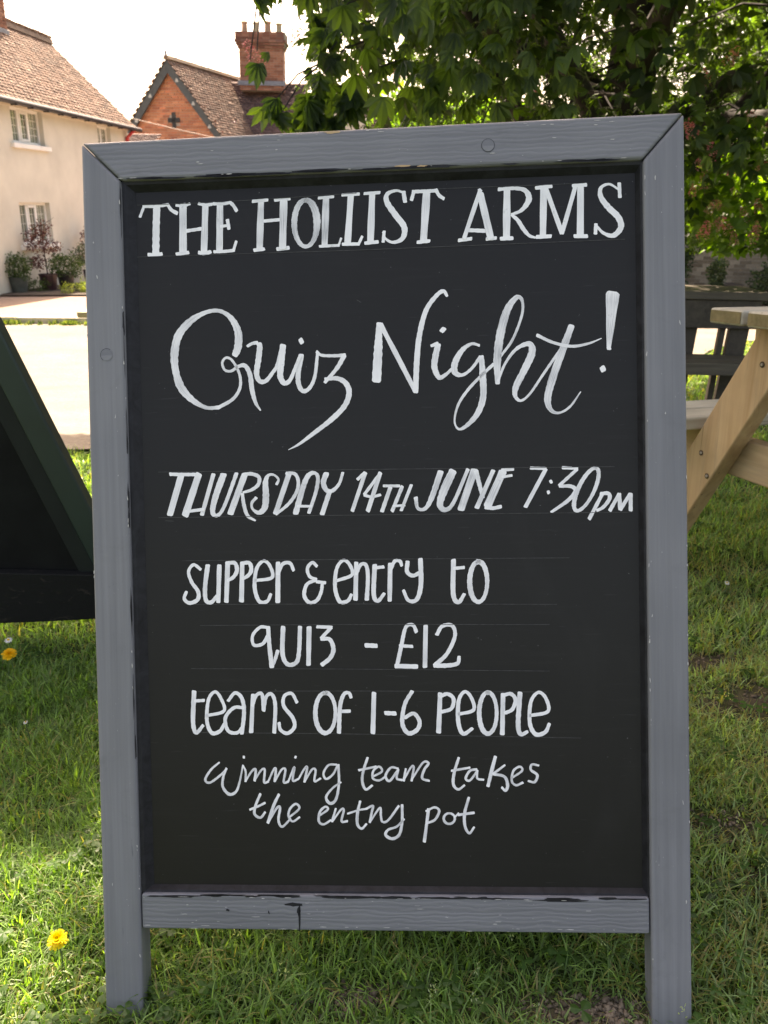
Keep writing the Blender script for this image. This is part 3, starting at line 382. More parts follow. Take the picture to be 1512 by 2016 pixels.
def catmull(P,k=9):
    P=np.array(P,float)
    if len(P)<3:
        t=np.linspace(0,1,k)[:,None]; return P[0]*(1-t)+P[1]*t
    Q=np.vstack([2*P[0]-P[1],P,2*P[-1]-P[-2]]); out=[]
    for i in range(1,len(Q)-2):
        p0,p1,p2,p3=Q[i-1:i+3]; 
        for s in range(k):
            t=s/k; out.append(.5*((2*p1)+(p2-p0)*t+(2*p0-5*p1+4*p2-p3)*t*t+(3*p1-p0-3*p2+p3)*t**3))
    out.append(Q[-2]); return np.array(out)
LN={0:('lettering','white serif capitals across the top of the board'),1:('lettering','big white brush script Quiz Night with exclamation mark'),2:('lettering','slanting white capitals giving Thursday 14th June 7:30pm'),3:('lettering','white letters supper and entry to quiz, £12'),4:('lettering','white letters teams of 1-6 people'),5:('lettering','thin white script about the winning team and entry pot'),6:('guide_line','faint ruled chalk guide lines behind the lettering')}
groups={}
for line,sm,op,fl in STROKES: groups.setdefault(line,[]).append((sm,op,np.array(fl,float).reshape(-1,3)/1e4))
YP=.0135
def bbox_cluster(ss):
    B=[]
    for sm,op,A in ss:
        h=A[:,2].max()*.5+.0006; B.append([A[:,0].min()-h,A[:,0].max()+h,A[:,1].min()-h,A[:,1].max()+h])
    return B
def near_strokes(a,b_):
    A=a[2];Bq=b_[2]
    def dens(Q):
        return np.vstack([Q[i]*(1-t)+Q[i+1]*t for i in range(len(Q)-1) for t in np.linspace(0,1,7)])
    P_=dens(A);Q_=dens(Bq); d=np.hypot(P_[:,None,0]-Q_[None,:,0],P_[:,None,1]-Q_[None,:,1])-(P_[:,None,2]+Q_[None,:,2])*.5
    return d.min()<.0004
LN={0:'white serif capital in the top line of the board',1:'big white brush script lettering of Quiz Night',2:'slanting white lettering of the date and time line',3:'white lettering of the supper and entry lines',4:'white lettering of the teams line',5:'thin white script of the bottom two lines',6:'faint ruled chalk guide line'}
YP=.0135; si=-1
for line,ss in sorted(groups.items()):
    par=list(range(len(ss)))
    def find(i):
        while par[i]!=i: i=par[i]
        return i
    if line<6:
        for i in range(len(ss)):
            for j in range(i):
                if find(i)!=find(j) and near_strokes(ss[i],ss[j]): par[find(i)]=find(j)
    clusters={}
    for i in range(len(ss)): clusters.setdefault(find(i),[]).append(ss[i])
    for key in sorted(clusters):
        VV=[];FF=[];CC=[];UU=[];nv=0
        for (sm,op,A) in clusters[key]:
            si+=1
            C=catmull(A,9 if sm else 8) if (sm and len(A)>2) else np.vstack([A[i]*(1-t)+A[i+1]*t for i in range(len(A)-1) for t in np.linspace(0,1,8)[:(-1 if i<len(A)-2 else None)]])
            p=C[:,:2]; wd=C[:,2]*.5
            d=np.gradient(p,axis=0); L=np.hypot(d[:,0],d[:,1]); L[L<1e-9]=1e-9; d/=L[:,None]; nrm=np.stack([-d[:,1],d[:,0]],-1)
            s=np.concatenate([[0],np.cumsum(np.hypot(*np.diff(p,axis=0).T))])
            if line<6:
                ph=RNG.uniform(0,6.28,4); wd=wd*(1+.05*np.sin(s*900+ph[0])+.04*np.sin(s*2300+ph[1]))
                w0,w1=wd[0],wd[-1]
                pre=[(p[0]-d[0]*w0*a,w0*b) for a,b in ((.42,.55),(.28,.82))]; post=[(p[-1]+d[-1]*w1*a,w1*b) for a,b in ((.28,.82),(.42,.55))]
                sk=RNG.uniform(-.25,.25)
                p=np.vstack([[q[0] for q in pre],p,[q[0] for q in post]]); wd=np.concatenate([[q[1] for q in pre],wd,[q[1] for q in post]])
                nrm=np.vstack([nrm[:1]+sk*d[:1]]*2+[nrm]+[nrm[-1:]+sk*d[-1:]]*2); s=np.concatenate([[-w0*.4,-w0*.2],s,[s[-1]+w1*.2,s[-1]+w1*.4]])
            y=YP-.00015-(si%24)*.00003-(0 if line<6 else -.00008)
            n=len(p); K=3 if line<6 else 2
            for c in np.linspace(-1,1,K):
                q=p+nrm*(wd*c)[:,None]; VV.append(np.stack([q[:,0],np.full(n,y),q[:,1]],-1)); UU.append(np.stack([np.full(n,(c+1)/2+si*3.1),s*40+si],-1)); CC.append(np.stack([(op*.85+.05)*np.clip(np.minimum(s-s[0],s[-1]-s)/.006,.15,1)*(1+.35*np.sin(s*160+si)),0*s,0*s],-1) if line<6 else np.tile([op,0,0],(n,1)))
            for k in range(K-1):
                a=nv+k*n+np.arange(n-1); FF.append(np.stack([a,a+n,a+n+1,a+1],-1))
            nv+=K*n
        o=npmesh('letter' if line<6 else 'guide_line',np.vstack(VV),np.vstack(FF),WHITE if line<6 else GUIDE,np.vstack(CC),sign,np.vstack(UU)); o['label']=LN[line]
# ================================================================= dark green tapering stand (left)
st=empty('green_stand',(-1.005,1.615,-.01)); tag(st,'dark green wooden stand with slanting side, cut by the left edge beside the chalkboard','garden stand')
HS=.80; tn=math.tan(math.radians(20.5)); bw=.50
def half(z,inset=0): return bw-tn*z-inset
def trap(z0,z1,i,y0,y1,name,mat,bev=.003,label=None): return MB().prism([(-half(z0,i),z0),(half(z0,i),z0),(half(z1,i),z1),(-half(z1,i),z1)],y0,y1).build(name,mat,st,bevel=bev,label=label)
for sg in (1,-1):
    pl=[(sg*half(.02),.02),(sg*half(HS),HS),(sg*half(HS,.055),HS),(sg*half(.02,.055),.02)]
    if sg>0: pl=pl[::-1]
    MB().prism(pl[::-1],0,.034).build('side_frame',GREENP,st,bevel=.004)
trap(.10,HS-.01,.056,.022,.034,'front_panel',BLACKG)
# second, inner frame strip, its shade put into a blacker green
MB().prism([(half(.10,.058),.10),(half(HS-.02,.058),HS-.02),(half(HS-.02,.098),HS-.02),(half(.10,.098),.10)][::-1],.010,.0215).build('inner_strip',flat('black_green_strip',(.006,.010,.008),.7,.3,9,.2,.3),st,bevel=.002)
m=MB(); P_=[]
n=16
for i in range(n+1): P_.append((-half(.02)+2*half(.02)*i/n,.045-.03*math.sin(math.pi*i/n)-.005))
poly=P_+[(half(.13,.0),.135),(-half(.13,.0),.135)]
m.prism(poly,-.006,.018).build('plinth',PEEL,st,bevel=.002,label='black plinth board with peeling paint')
MB().box((-half(HS)-.01,-.005,HS),(half(HS)+.01,.05,HS+.02)).build('cap',GREENP,st,bevel=.004)
# ================================================================= picnic tables
def wmat(o,ex,up_):
    M=Matrix.Identity(4); ex=Vector(ex).normalized(); up_=Vector(up_).normalized(); ey=up_.cross(ex).normalized(); up_=ex.cross(ey)
    for r in range(3): M[r][0]=ex[r]; M[r][1]=ey[r]; M[r][2]=up_[r]; M[r][3]=o[r]
    return M
# local frame: x along planks, y = away from camera (minus e), z up ; origin = near-left upper corner of the table top
def picnic(M,label,L=1.45,PW=.095,TK=.030,LEGL=.70,mats=(WTOP,WOODX,WOODZ),bolts=True,inset=.10):
    t=empty('picnic_table',mat=M@Matrix.Translation((0,0,0))); tag(t,label,'picnic table','picnic tables on the lawn')
    wt,wx,wz=mats; W=5*PW+4*.021
    def plank(y0,z1,name='plank',x0=0,x1=L):
        jit=random.uniform(-.004,.004)
        o=MB().box((x0+jit,y0,z1-TK),(x1+jit,y0+PW,z1)).build(name,wt,t,bevel=.005,seg=3)
        if bolts: MB().box((x0+jit-.0012,y0+.004,z1-TK+.004),(x0+jit+.001,y0+PW-.004,z1-.004)).build('end_grain',ENDG,o)
        return o
    # table top: y from -W..0 in camera direction => here planks step towards -y (towards camera)
    for k in range(5): plank(-(k+1)*PW-k*.021,0.0)
    for s0 in (.237,.132): plank(s0,-.25,'seat_plank')
    for s0 in (.237,.132): plank(-W-s0-PW,-.25,'seat_plank')
    for x0,sg in ((inset,1),(L-inset,-1)):
        xa,xb=(x0,x0+.04) if sg>0 else (x0-.04,x0)
        # legs in the end plane; local y = -s
        for mir in (0,1):
            def Y(s): return -s if not mir else -(W-s)
            pts=[(.035,-.036),(.165,-.036),(-.135,-.52),(-.245,-LEGL-.03),(-.375,-LEGL-.03),(-.118,-.29)]
            A=(.055,-.032);B=(.175,-.032); sl=(-.118-.0)/(-.29+.098)
            def ln(s0,z0,z): return s0+(z-z0)*.632
            q=[(ln(.0,-.098,-.034)+.0,-.034),(ln(.0,-.098,-.034)+.118,-.034),(ln(.0,-.098,-LEGL)+.118,-LEGL),(ln(.0,-.098,-LEGL),-LEGL)]
            vs=[];
            for xx in (xa,xb): vs+= [(xx,Y(a),z) for a,z in q]
            lg=MB().add(vs,[(0,1,2,3),(7,6,5,4),(0,4,5,1),(1,5,6,2),(2,6,7,3),(3,7,4,0)]).build('leg',wz,t,bevel=.004,seg=3)
            lg.data.flip_normals() if False else None
            if bolts and sg>0 and not mir:
                for s_,z_ in ((-.098,-.325),(-.070,-.372),(.055,-.110)):
                    o=MB().lathe([(.0062,0),(.0062,.0014)],n=14).build('bolt_shade_disc',BOLTSHADE,lg); o.rotation_euler=(0,-math.pi/2,0); o.location=(xa-.0002,Y(s_),z_)  # flat dark disc paints the shade of a recess round the bolt
                    o=MB().lathe([(.0036,0),(.0030,.0022)],n=8).build('bolt',STEEL,lg); o.rotation_euler=(0,-math.pi/2,0); o.location=(xa-.0016,Y(s_)-.001,z_)
        c0,c1=(xb+.001,xb+.041) if sg>0 else (xa-.041,xa-.001)
        MB().box((c0,-W-.335,-.367),(c1,.335,-.2815)).build('cross_beam',wx if False else m_y,t,bevel=.004,seg=3)
        MB().prism([(-.03-W+.06,-.105),(-.055,-.105),(-.020,-.085),(-.018,-.0315),(-W+.018,-.0315),(-W+.02,-.085)],0,.038,Matrix.Translation((c0,0,0))@Matrix.Rotation(math.pi/2,4,'Z')@Matrix.Scale(1,4)@Matrix.Identity(4)).build('top_bearer',m_y,t,bevel=.003)
    return t
m_y=m_wood('fresh_pine_y',(.36,.245,.13),(.50,.36,.21),1)
Pd=(.954,.3,0); ee=Vector((.3,-.954,.06)).normalized(); upv=Vector((-.018,.057,.998))
picnic(wmat((.640,1.70,.697),Pd,upv),'new pale pine picnic table on the lawn at the right edge, nearest the camera')
DM=(DARKW,DARKW,DARKW)
m_y_keep=m_y; m_y=m_wood('old_dark_wood_y',(.05,.04,.03),(.09,.075,.055),1,(.02,.015,.01))
ft=empty('picnic_table',(.95,4.35,-.27),math.radians(-2)); tag(ft,'old dark picnic table standing behind the pale one in the shade of the tree','picnic table','picnic tables on the lawn')
for k in range(3): MB().box((0,.125*k,.725),(.97,.125*k+.118,.765)).build('plank',DARKW,ft,bevel=.004)
MB().box((.02,.02,.580),(.95,.055,.723)).build('apron',m_y,ft,bevel=.004)
for x0,x1,dx in ((.58,.66,-.03),(.775,.805,-.02),(.825,.925,-.03),(.12,.20,-.03)):
    MB().prism([(x0+dx,0),(x1+dx,0),(x1,.60),(x0,.60)][::1],.06,.10).build('leg',m_y,ft,bevel=.003)
MB().box((-.05,-.10,.385),(1.0,.04,.445)).build('seat_plank',DARKW,ft,bevel=.004); MB().box((-.05,-.24,.385),(1.0,-.11,.445)).build('seat_plank',DARKW,ft,bevel=.004)
MB().box((.0,.58,.40),(.98,.70,.44)).build('seat_plank',DARKW,ft,bevel=.004) if False else None
m_y=m_y_keep
# bench behind the sign
bn=empty('wooden_bench',(-1.30,3.53,0)); tag(bn,'honey coloured wooden bench, only its seat end showing left of the chalkboard','bench')
gz=.432
for k in range(3): MB().box((0,.13*k,gz-.024),(1.3,.13*k+.12,gz)).build('seat_slat',OAKS,bn,bevel=.004)
for x in (.15,1.1): MB().box((x,.01,float(G(-1.3+x,3.7))-.03),(x+.06,.37,gz-.025)).build('leg',OAKS,bn,bevel=.004)
# ================================================================= grass
def fan(px_lo=-.30,px_hi=.30): pass
def blades(n,ylo,yhi,hmin,hmax,wd,seg,dens_pow=0,name='grass',xfun=None,flat_=.55,mask=None):
    y=RNG.uniform(ylo**2,yhi**2,n)**.5; hw=.50*y+.22; x=RNG.uniform(-1,1,n)*hw
    k=(y<yE(x)-.02+RNG.normal(0,.07,n)*(y>2.4))&(RNG.uniform(0,1,n)>bare(x,y)*1.05)
    if mask is not None: k&=mask(x,y)
    x,y=x[k],y[k]; n=len(x)
    # tufts
    ph=np.sin(x*23+np.sin(y*17)*2)+np.sin(y*29+np.sin(x*13)*2); tuft=np.clip(.5+.25*ph,0,1)
    h=(1-.45*np.exp(-(((np.abs(x-.02)-.33)/.06)**2+((y-.66)/.06)**2)))*RNG.uniform(hmin,hmax,n)*(.65+.6*tuft)*(1-.5*bare(x,y)); az=RNG.uniform(0,2*np.pi,n)+1.2*np.sin(x*5+y*3); lean=RNG.beta(1.5,1.6,n)*1.25+.12
    w_=wd*RNG.uniform(.55,1.3,n); z=G(x,y)-.004
    t=np.linspace(0,1,seg+1)
    wdir=np.stack([-np.sin(az+RNG.normal(0,.6,n)),np.cos(az),0*az],-1)
    V=[];
    for i,ti in enumerate(t):
        a=lean*ti*1.15; hor=h*ti*np.sin(a)*1.0; ver=h*ti*np.cos(a*.95)
        c=np.stack([x+np.cos(az)*hor,y+np.sin(az)*hor,z+np.maximum(ver,.001)],-1)
        ww=w_*(1-ti**1.6)*.5
        if i<seg: V+= [c-wdir*ww[:,None],c+wdir*ww[:,None]]
        else: V.append(c)
    k=len(V); A=np.stack(V,1).reshape(-1,3); base=np.arange(n)[:,None]*k
    tris=[]
    for i in range(seg-1): tris+= [[2*i,2*i+1,2*i+3],[2*i,2*i+3,2*i+2]]
    tris.append([2*seg-2,2*seg-1,2*seg]); F=(base[:,None,:]+np.array(tris)[None]).reshape(-1,3)
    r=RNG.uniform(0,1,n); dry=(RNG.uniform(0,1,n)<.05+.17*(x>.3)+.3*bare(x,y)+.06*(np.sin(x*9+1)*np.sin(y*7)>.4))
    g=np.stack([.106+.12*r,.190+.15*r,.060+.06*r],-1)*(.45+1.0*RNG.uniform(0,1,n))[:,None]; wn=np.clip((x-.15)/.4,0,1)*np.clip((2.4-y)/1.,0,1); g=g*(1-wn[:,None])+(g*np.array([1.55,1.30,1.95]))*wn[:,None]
    g[dry]=np.stack([.26+.12*r,.22+.1*r,.10+.06*r],-1)[dry]
    C=np.repeat(g,k,0)*np.tile(np.repeat(np.array([.8]*2+[1.]*(k-2)),1),n)[:,None]
    return A,F,C
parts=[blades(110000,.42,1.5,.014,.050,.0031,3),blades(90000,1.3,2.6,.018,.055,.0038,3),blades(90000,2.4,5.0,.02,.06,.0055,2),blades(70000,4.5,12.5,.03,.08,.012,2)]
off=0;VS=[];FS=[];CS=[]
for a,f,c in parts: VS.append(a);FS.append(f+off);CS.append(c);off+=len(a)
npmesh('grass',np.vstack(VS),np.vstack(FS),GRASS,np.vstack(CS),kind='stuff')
# crumbs of soil in the worn patches
VSc=[];FSc=[];CSc=[];nn2=0
for a_,b_,rx,ry,s_ in BARE:
    for q in range(420):
        x=a_+random.gauss(0,rx*.6); y=b_+random.gauss(0,ry*.6); r=random.choice((.0012,.002,.003,.0045))*random.uniform(.7,1.3); z=float(G(x,y))+r*.3
        o4=np.array([[1,0,0],[-.6,.8,0],[-.5,-.8,.1],[.1,0,.9],[.0,.1,-.8]])*r*np.array([random.uniform(.7,1.4),random.uniform(.7,1.4),random.uniform(.5,1)]); an=random.uniform(0,6.28); ca,sa=math.cos(an),math.sin(an); o4[:,:2]=o4[:,:2]@np.array([[ca,sa],[-sa,ca]])
        VSc.append(o4+np.array([x,y,z])); FSc+= [[nn2,nn2+1,nn2+3],[nn2+1,nn2+2,nn2+3],[nn2+2,nn2,nn2+3],[nn2+1,nn2,nn2+4],[nn2+2,nn2+1,nn2+4],[nn2,nn2+2,nn2+4]]; nn2+=5
        c=np.array([.13,.10,.07])*random.uniform(.5,1.7); CSc+= [c]*5
npmesh('soil_crumbs',np.vstack(VSc),np.array(FSc),TILE,np.array(CSc),kind='stuff')
# clover, broad leaves, straws, weed seed heads
def leafcard(P,fwd,side,L,Wd,droop=.3,prof=((0,.05),(.25,.55),(.55,1.),(.8,.75),(1,.02))):
    """returns verts (2 rows + mid) folded leaf"""
    V=[];n=len(prof)
    up=np.cross(fwd,side)
    for t,wv in prof:
        c=P+fwd*L*t-np.array([0,0,1])*droop*L*t*t
        V+= [c-side*Wd*.5*wv+up*.12*Wd*wv,c,c+side*Wd*.5*wv+up*.12*Wd*wv]
    F=[]
    for i in range(n-1):
        a=3*i; F+= [(a,a+1,a+4,a+3),(a+1,a+2,a+5,a+4)]
    return V,F
VS=[];FS=[];CS=[]
def put(V,F,c):
    o=len(VS); VS.extend(V); FS.extend([tuple(i+o for i in f) for f in F]); CS.extend([c]*len(V))
def unit(v): v=np.array(v,float); return v/np.linalg.norm(v)
cl=[]
for i in range(150):
    y=random.uniform(.5,2.4)**1; x=random.uniform(-1,1)*(.5*y+.2); cl.append((x,y,random.choice((3,5,8))))
cl+=[(-.62,.80,16),(-.52,.78,14),(-.6,.9,10),(-.45,1.5,12),(-.5,1.45,12),(.5,.74,10),(-.28,.66,8),(.22,.77,6)]
for cx,cy,k in cl:
    for j in range(k):
        x=cx+random.gauss(0,.03); y=cy+random.gauss(0,.02); z=float(G(x,y))+random.uniform(.012,.03); r=random.uniform(.006,.011); a0=random.uniform(0,6.28); b=random.uniform(.7,1.3)
        for q in range(3):
            a=a0+q*2.094; f=unit((math.cos(a),math.sin(a),random.uniform(-.1,.35))); s=unit(np.cross(f,(0,0,1)))
            put(*leafcard(np.array([x,y,z]),f,s,r*1.25,r*1.2,.1,((0,.1),(.6,1.),(1,.7))),(.055*b,.12*b,.03*b))
for cx,cy,k,L in [(-.47,1.09,7,.06),(-.42,1.22,6,.05),(-.50,.93,7,.07),(-.45,.98,6,.06),(-.55,.86,6,.05),(.46,.87,5,.055),(.47,.81,4,.05),(-.44,1.36,6,.05),(-.62,1.34,6,.05),(-.55,1.42,5,.05),(.55,1.35,5,.05),(-.27,.70,4,.04),(.75,1.2,5,.05)]:
    for j in range(k):
        a=6.28*j/k+random.uniform(-.3,.3); f=unit((math.cos(a),math.sin(a),.55)); s=unit(np.cross(f,(0,0,1))); b=random.uniform(.8,1.35)
        put(*leafcard(np.array([cx,cy,float(G(cx,cy))+.004]),f,s,L*random.uniform(.7,1.1),L*.30,.55,((0,.15),(.25,.6),(.35,.42),(.6,1.),(.85,.7),(1,.03))),(.085*b,.135*b,.055*b))
for i in range(420):   # dry straws
    y=random.uniform(.45,2.2); x=random.uniform(-1,1)*(.5*y+.2); z=float(G(x,y))+random.uniform(.004,.02); a=random.uniform(0,6.28); f=unit((math.cos(a),math.sin(a),random.uniform(-.05,.25))); s=unit(np.cross(f,(0,0,1)))
    if x<0 and random.random()<.5: continue
    put(*leafcard(np.array([x,y,z]),f,s,random.uniform(.02,.06),.0016,random.uniform(0,.4),((0,.7),(.5,1.),(1,.3))),(.34,.29,.16))
for i in range(130):   # pale seed heads of annual meadow grass
    y=random.uniform(.6,1.3); x=random.uniform(-.45,.75) ; z=float(G(x,y)); h=random.uniform(.035,.06)
    a=random.uniform(0,6.28); tip=np.array([x+.012*math.cos(a),y+.012*math.sin(a),z+h]); 
    put([np.array([x-.0004,y,z]),np.array([x+.0004,y,z]),tip],[(0,1,2)],(.1,.17,.04))
    for q in range(8):
        b=tip-np.array([0,0,.016*q/8])+np.array([random.gauss(0,.003),random.gauss(0,.003),0]); f=unit((random.gauss(0,1),random.gauss(0,1),1.2)); s=unit(np.cross(f,(0,1,.1)))
        put(*leafcard(b,f,s,.0038,.0016,0,((0,.3),(.5,1.),(1,.1))),(.42,.46,.30))
def mixed(name,VS,FS,CS,mat,kind=None,parent=None,label=None):
    me=bpy.data.meshes.new(name); me.from_pydata([tuple(v) for v in VS],[],FS); me.update()
    a=me.color_attributes.new('col','FLOAT_COLOR','POINT'); c=np.ones((len(VS),4),dtype=np.float32); c[:,:3]=np.array(CS); a.data.foreach_set('color',c.ravel())
    me.materials.append(mat); o=bpy.data.objects.new(name,me); COL.objects.link(o)
    if parent: o.parent=parent
    if kind: o['kind']=kind
    if label: o['label']=label
    return o
mixed('clover_and_weeds',VS,FS,CS,GRASS,'stuff')
def flower(x,y,z,R,colr,label,name,cat,tilt=(0,0),rows=4,np_=22,cen=None,stem=True):
    t=empty(name,(x,y,float(G(x,y)))); tag(t,label,cat,{'dandelion':'dandelions in the lawn','daisy':'daisies in the lawn'}[name])
    VS.clear();FS.clear();CS.clear(); h=z-float(G(x,y)); P0=np.array([0,0,h]); upn=unit((tilt[0],tilt[1],1)); s1=unit(np.cross(upn,(0,1,.01))); s2=np.cross(upn,s1)
    for rr in range(rows):
        for k in range(np_):
            a=6.28*(k+rr*.37)/np_+random.uniform(-.08,.08); L=R*(1-.2*rr)*random.uniform(.88,1.08); rad=s1*math.cos(a)+s2*math.sin(a); el=.12+.30*rr
            f=unit(rad*math.cos(el)+upn*math.sin(el)); s=unit(np.cross(f,upn)); b=random.uniform(.85,1.1)
            put(*leafcard(P0+upn*.0008*rr,f,s,L,R*.26,.12,((0,.4),(.6,1.),(1,.75))),tuple(c*b for c in colr))
    mixed('petals',VS,FS,CS,PETAL,parent=t)
    if cen: MB().lathe([(.0001,h+.003),(R*.3,h+.0022),(R*.33,h)],n=12).build('flower_centre',cen,t)
    else: MB().lathe([(R*.35,h-.009),(R*.42,h-.004),(R*.3,h)][::1],n=10).build('bud_base',SEPAL,t)
    if stem: MB().tube([(0,0,-.01),(.002,.001,h*.5),(0,0,h-.001)],.0011,6).build('stem',SEPAL,t)
SEPAL=flat('green_stem',(.08,.13,.04),.6,.2,50,0); YC=flat('yellow_centre',(.7,.45,.03),.7,.2,60,0)
flower(-.388,.766,.030,.0125,(.85,.66,.012),'bright yellow dandelion in the sunny grass near the bottom left','dandelion','flower',(.1,-.5),7)
flower(-.736,1.439,.03,.015,(.85,.50,.01),'orange-yellow dandelion just below the green stand at the left edge','dandelion','flower',(.1,-.4))
flower(-.752,1.475,.04,.008,(.8,.8,.78),'white daisy beside the dandelion under the green stand','daisy','flower',(0,-.3),1,14,YC)
flower(-.61,1.211,.03,.004,(.8,.8,.78),'small white daisy alone in the dark shaded grass left of the sign','daisy','flower',(0,-.3),1,12,YC)
flower(.808,1.775,.06,.006,(.8,.8,.78),'white daisy in the shaded grass right of the sign','daisy','flower',(0,-.5),1,14,YC)
flower(-1.037,2.694,-.02,.006,(.8,.8,.78),'white daisy on the grass between the green stand and the road','daisy','flower',(0,-.5),1,14,YC)
# ================================================================= roof / brick helpers
def tiles(parent,o,ux,uy,nn,w,h,tw,te,pal,name='roof_tile',mask=None,thk=.013):
    """clay tiles laid in courses, joined: o lower-left, ux along eaves, uy up the slope"""
    o,ux,uy,nn=[np.array(a,float) for a in (o,ux,uy,nn)]; V=[];F=[];C=[]; r=0; base=np.array([(0,3,2,1),(4,5,6,7),(0,1,5,4),(1,2,6,5),(2,3,7,6),(3,0,4,7)])
    ny=int(h/te); ps=[];cs=[]
    for j in range(ny+1):
        nx=int(w/tw)+1
        for i in range(nx):
            u=(i+(.5 if j%2 else 0)-.25)*tw; v=j*te
            if mask and not mask(u,v): continue
            if u<-tw*.3 or u>w: continue
            ps.append((u,v)); cs.append(random.choice(pal))
    ps=np.array(ps); n=len(ps); jj=RNG.normal(0,1,(n,4)); cs=np.array(cs)*(1+.05*RNG.normal(0,1,(n,1)))
    lift=.008+.003*jj[:,0]; u0=ps[:,0]+.004*jj[:,1]; v0=ps[:,1]+.003*jj[:,2]; g=.005
    def P(u,v,k): return o+u[:,None]*ux+v[:,None]*uy+k[:,None]*nn
    L=te*1.35
    vs=[P(u0,v0,lift),P(u0+tw-g,v0,lift+.003*jj[:,3]),P(u0+tw-g,v0+L,lift*0+.0),P(u0,v0+L,lift*0+.0)]
    vs+=[P(u0,v0,lift+thk),P(u0+tw-g,v0,lift+thk+.003*jj[:,3]),P(u0+tw-g,v0+L,lift*0+thk*.6),P(u0,v0+L,lift*0+thk*.6)]
    V=np.stack(vs,1).reshape(-1,3); F=(np.arange(n)[:,None,None]*8+base[None]).reshape(-1,4); C=np.repeat(np.clip(cs,.01,1),8,0)
    return npmesh(name,V,F,TILE,C,parent,kind='stuff')
BRM=None
def brick_box(w,h,d):
    return MB().box((0,0,0),(w,d,h))
def bricks(parent,o,ux,nn,w,h,matobj,pal,bw=.215,bh=.065,jt=.011,depth=.03,mask=None,nparts=300,uz=(0,0,1),sub=None):
    o,ux,nn,uz=[Vector(a) for a in (o,ux,nn,uz)]; M=Matrix.Identity(4)
    for r in range(3): M[r][0]=ux[r]; M[r][1]=-nn[r]; M[r][2]=uz[r]; M[r][3]=o[r]
    me={}
    def mesh(L):
        k=round(L,3)
        if k not in me:
            b=MB(); b.box((0,-.008,0),(L,depth,bh)); m=bpy.data.meshes.new('brick'); m.from_pydata(b.v,[],b.f); m.materials.append(matobj); me[k]=m
        return me[k]
    cnt=0; rest=[]; j=0; z=jt*.5
    while z+bh<=h+1e-4:
        x=0 if j%2 else -bw*.5-jt*.5
        while x<w-.02:
            a=max(x,0); b_=min(x+bw,w)
            if b_-a>.03 and (mask is None or mask((a+b_)/2,z+bh/2)):
                if cnt<nparts:
                    q=bpy.data.objects.new('brick',mesh(b_-a)); COL.objects.link(q); q.parent=parent
                    q.matrix_local=M@Matrix.Translation((a,random.uniform(-.004,.003),z)); cnt+=1
                else: rest.append((a,b_-a,z))
            x+=bw+jt
        z+=bh+jt; j+=1
    if rest:
        b=MB(); cs=[]
        for a,L,zz in rest:
            y=random.uniform(-.004,.003); b.box((a,-.008+y,zz),(a+L,depth+y,zz+bh),M); c=random.choice(pal); k=random.uniform(.8,1.2); cs+=[tuple(q*k for q in c)]*8
        mixed('brickwork',b.v,b.f,cs,BRICKC,'stuff',parent)
PAL_T=[(.185,.112,.080),(.16,.098,.072),(.205,.125,.090),(.135,.09,.068),(.17,.106,.077),(.24,.165,.122)]
PAL_D=[(.10,.062,.055),(.115,.07,.06),(.09,.056,.05),(.13,.08,.068)]
PAL_O=[(.40,.17,.095),(.36,.15,.085),(.44,.20,.115),(.33,.13,.08),(.42,.16,.09)]
PAL_R=[(.30,.13,.09),(.24,.10,.07),(.34,.17,.12),(.27,.14,.11)]
# ================================================================= cream rendered cottage (left)
d_=Vector((.0877,.996,0)).normalized(); ang=math.atan2(d_.y,d_.x)
hx=-7.15-.088*7.5; HX0=5.6
ct=empty('rendered_cottage',(hx,9,-1.0),ang); tag(ct,'cream rendered cottage with clay tiled roof at the upper left','cottage')
LH=13.75; EV=3.60; DEP=3.8
wins=[(8.05,9.30,2.83,3.47),(11.95,12.68,2.86,3.46),(7.95,9.20,.985,1.775),(3.6,4.8,2.83,3.47),(3.6,4.8,.985,1.775)]
def wall_with_holes(w,h,holes,y0,y1):
    m=MB(); xs_=sorted({0,w}|{a for q in holes for a in q[:2]}); zs_=sorted({0,h}|{a for q in holes for a in q[2:]})
    for i in range(len(xs_)-1):
        for j in range(len(zs_)-1):
            cx=(xs_[i]+xs_[i+1])/2; cz=(zs_[j]+zs_[j+1])/2
            if not any(a<cx<b and c<cz<d for a,b,c,d in holes): m.box((xs_[i],y0,zs_[j]),(xs_[i+1],y1,zs_[j+1]))
    return m
wall_with_holes(LH,EV,wins,0,.18).build('wall',RENDER,ct)
MB().box((0,.182,-.1),(LH,.20,EV)).build('inner_wall',BLACKG,ct)
RG=5.46; 
for x0,x1 in ((0,.2),(LH-.2,LH)):
    MB().add([(x0,.001,-.1),(x0,DEP,-.1),(x0,DEP,EV),(x0,DEP/2,RG-.03),(x0,.001,EV),(x1,.001,-.1),(x1,DEP,-.1),(x1,DEP,EV),(x1,DEP/2,RG-.03),(x1,.001,EV)],[(0,1,2,3,4),(9,8,7,6,5),(0,5,6,1),(1,6,7,2),(2,7,8,3),(3,8,9,4),(4,9,5,0)]).build('gable_wall',RENDER,ct)
MB().box((0,DEP-.18,-.1),(LH,DEP,EV)).build('rear_wall',RENDER,ct)
sl=unit((0,DEP/2+.22,RG-EV+.10)); nn_=np.array([0,-sl[2],sl[1]]); slen=math.hypot(DEP/2+.22,RG-EV+.10)
MB().add([(-.1,-.22,EV-.11),(LH+.12,-.22,EV-.11),(LH+.12,DEP/2,RG-.01),(-.1,DEP/2,RG-.01),(LH+.12,DEP+.22,EV-.11),(-.1,DEP+.22,EV-.11)],[(0,1,2,3),(3,2,4,5)]).build('roof_deck',BLACKG,ct)
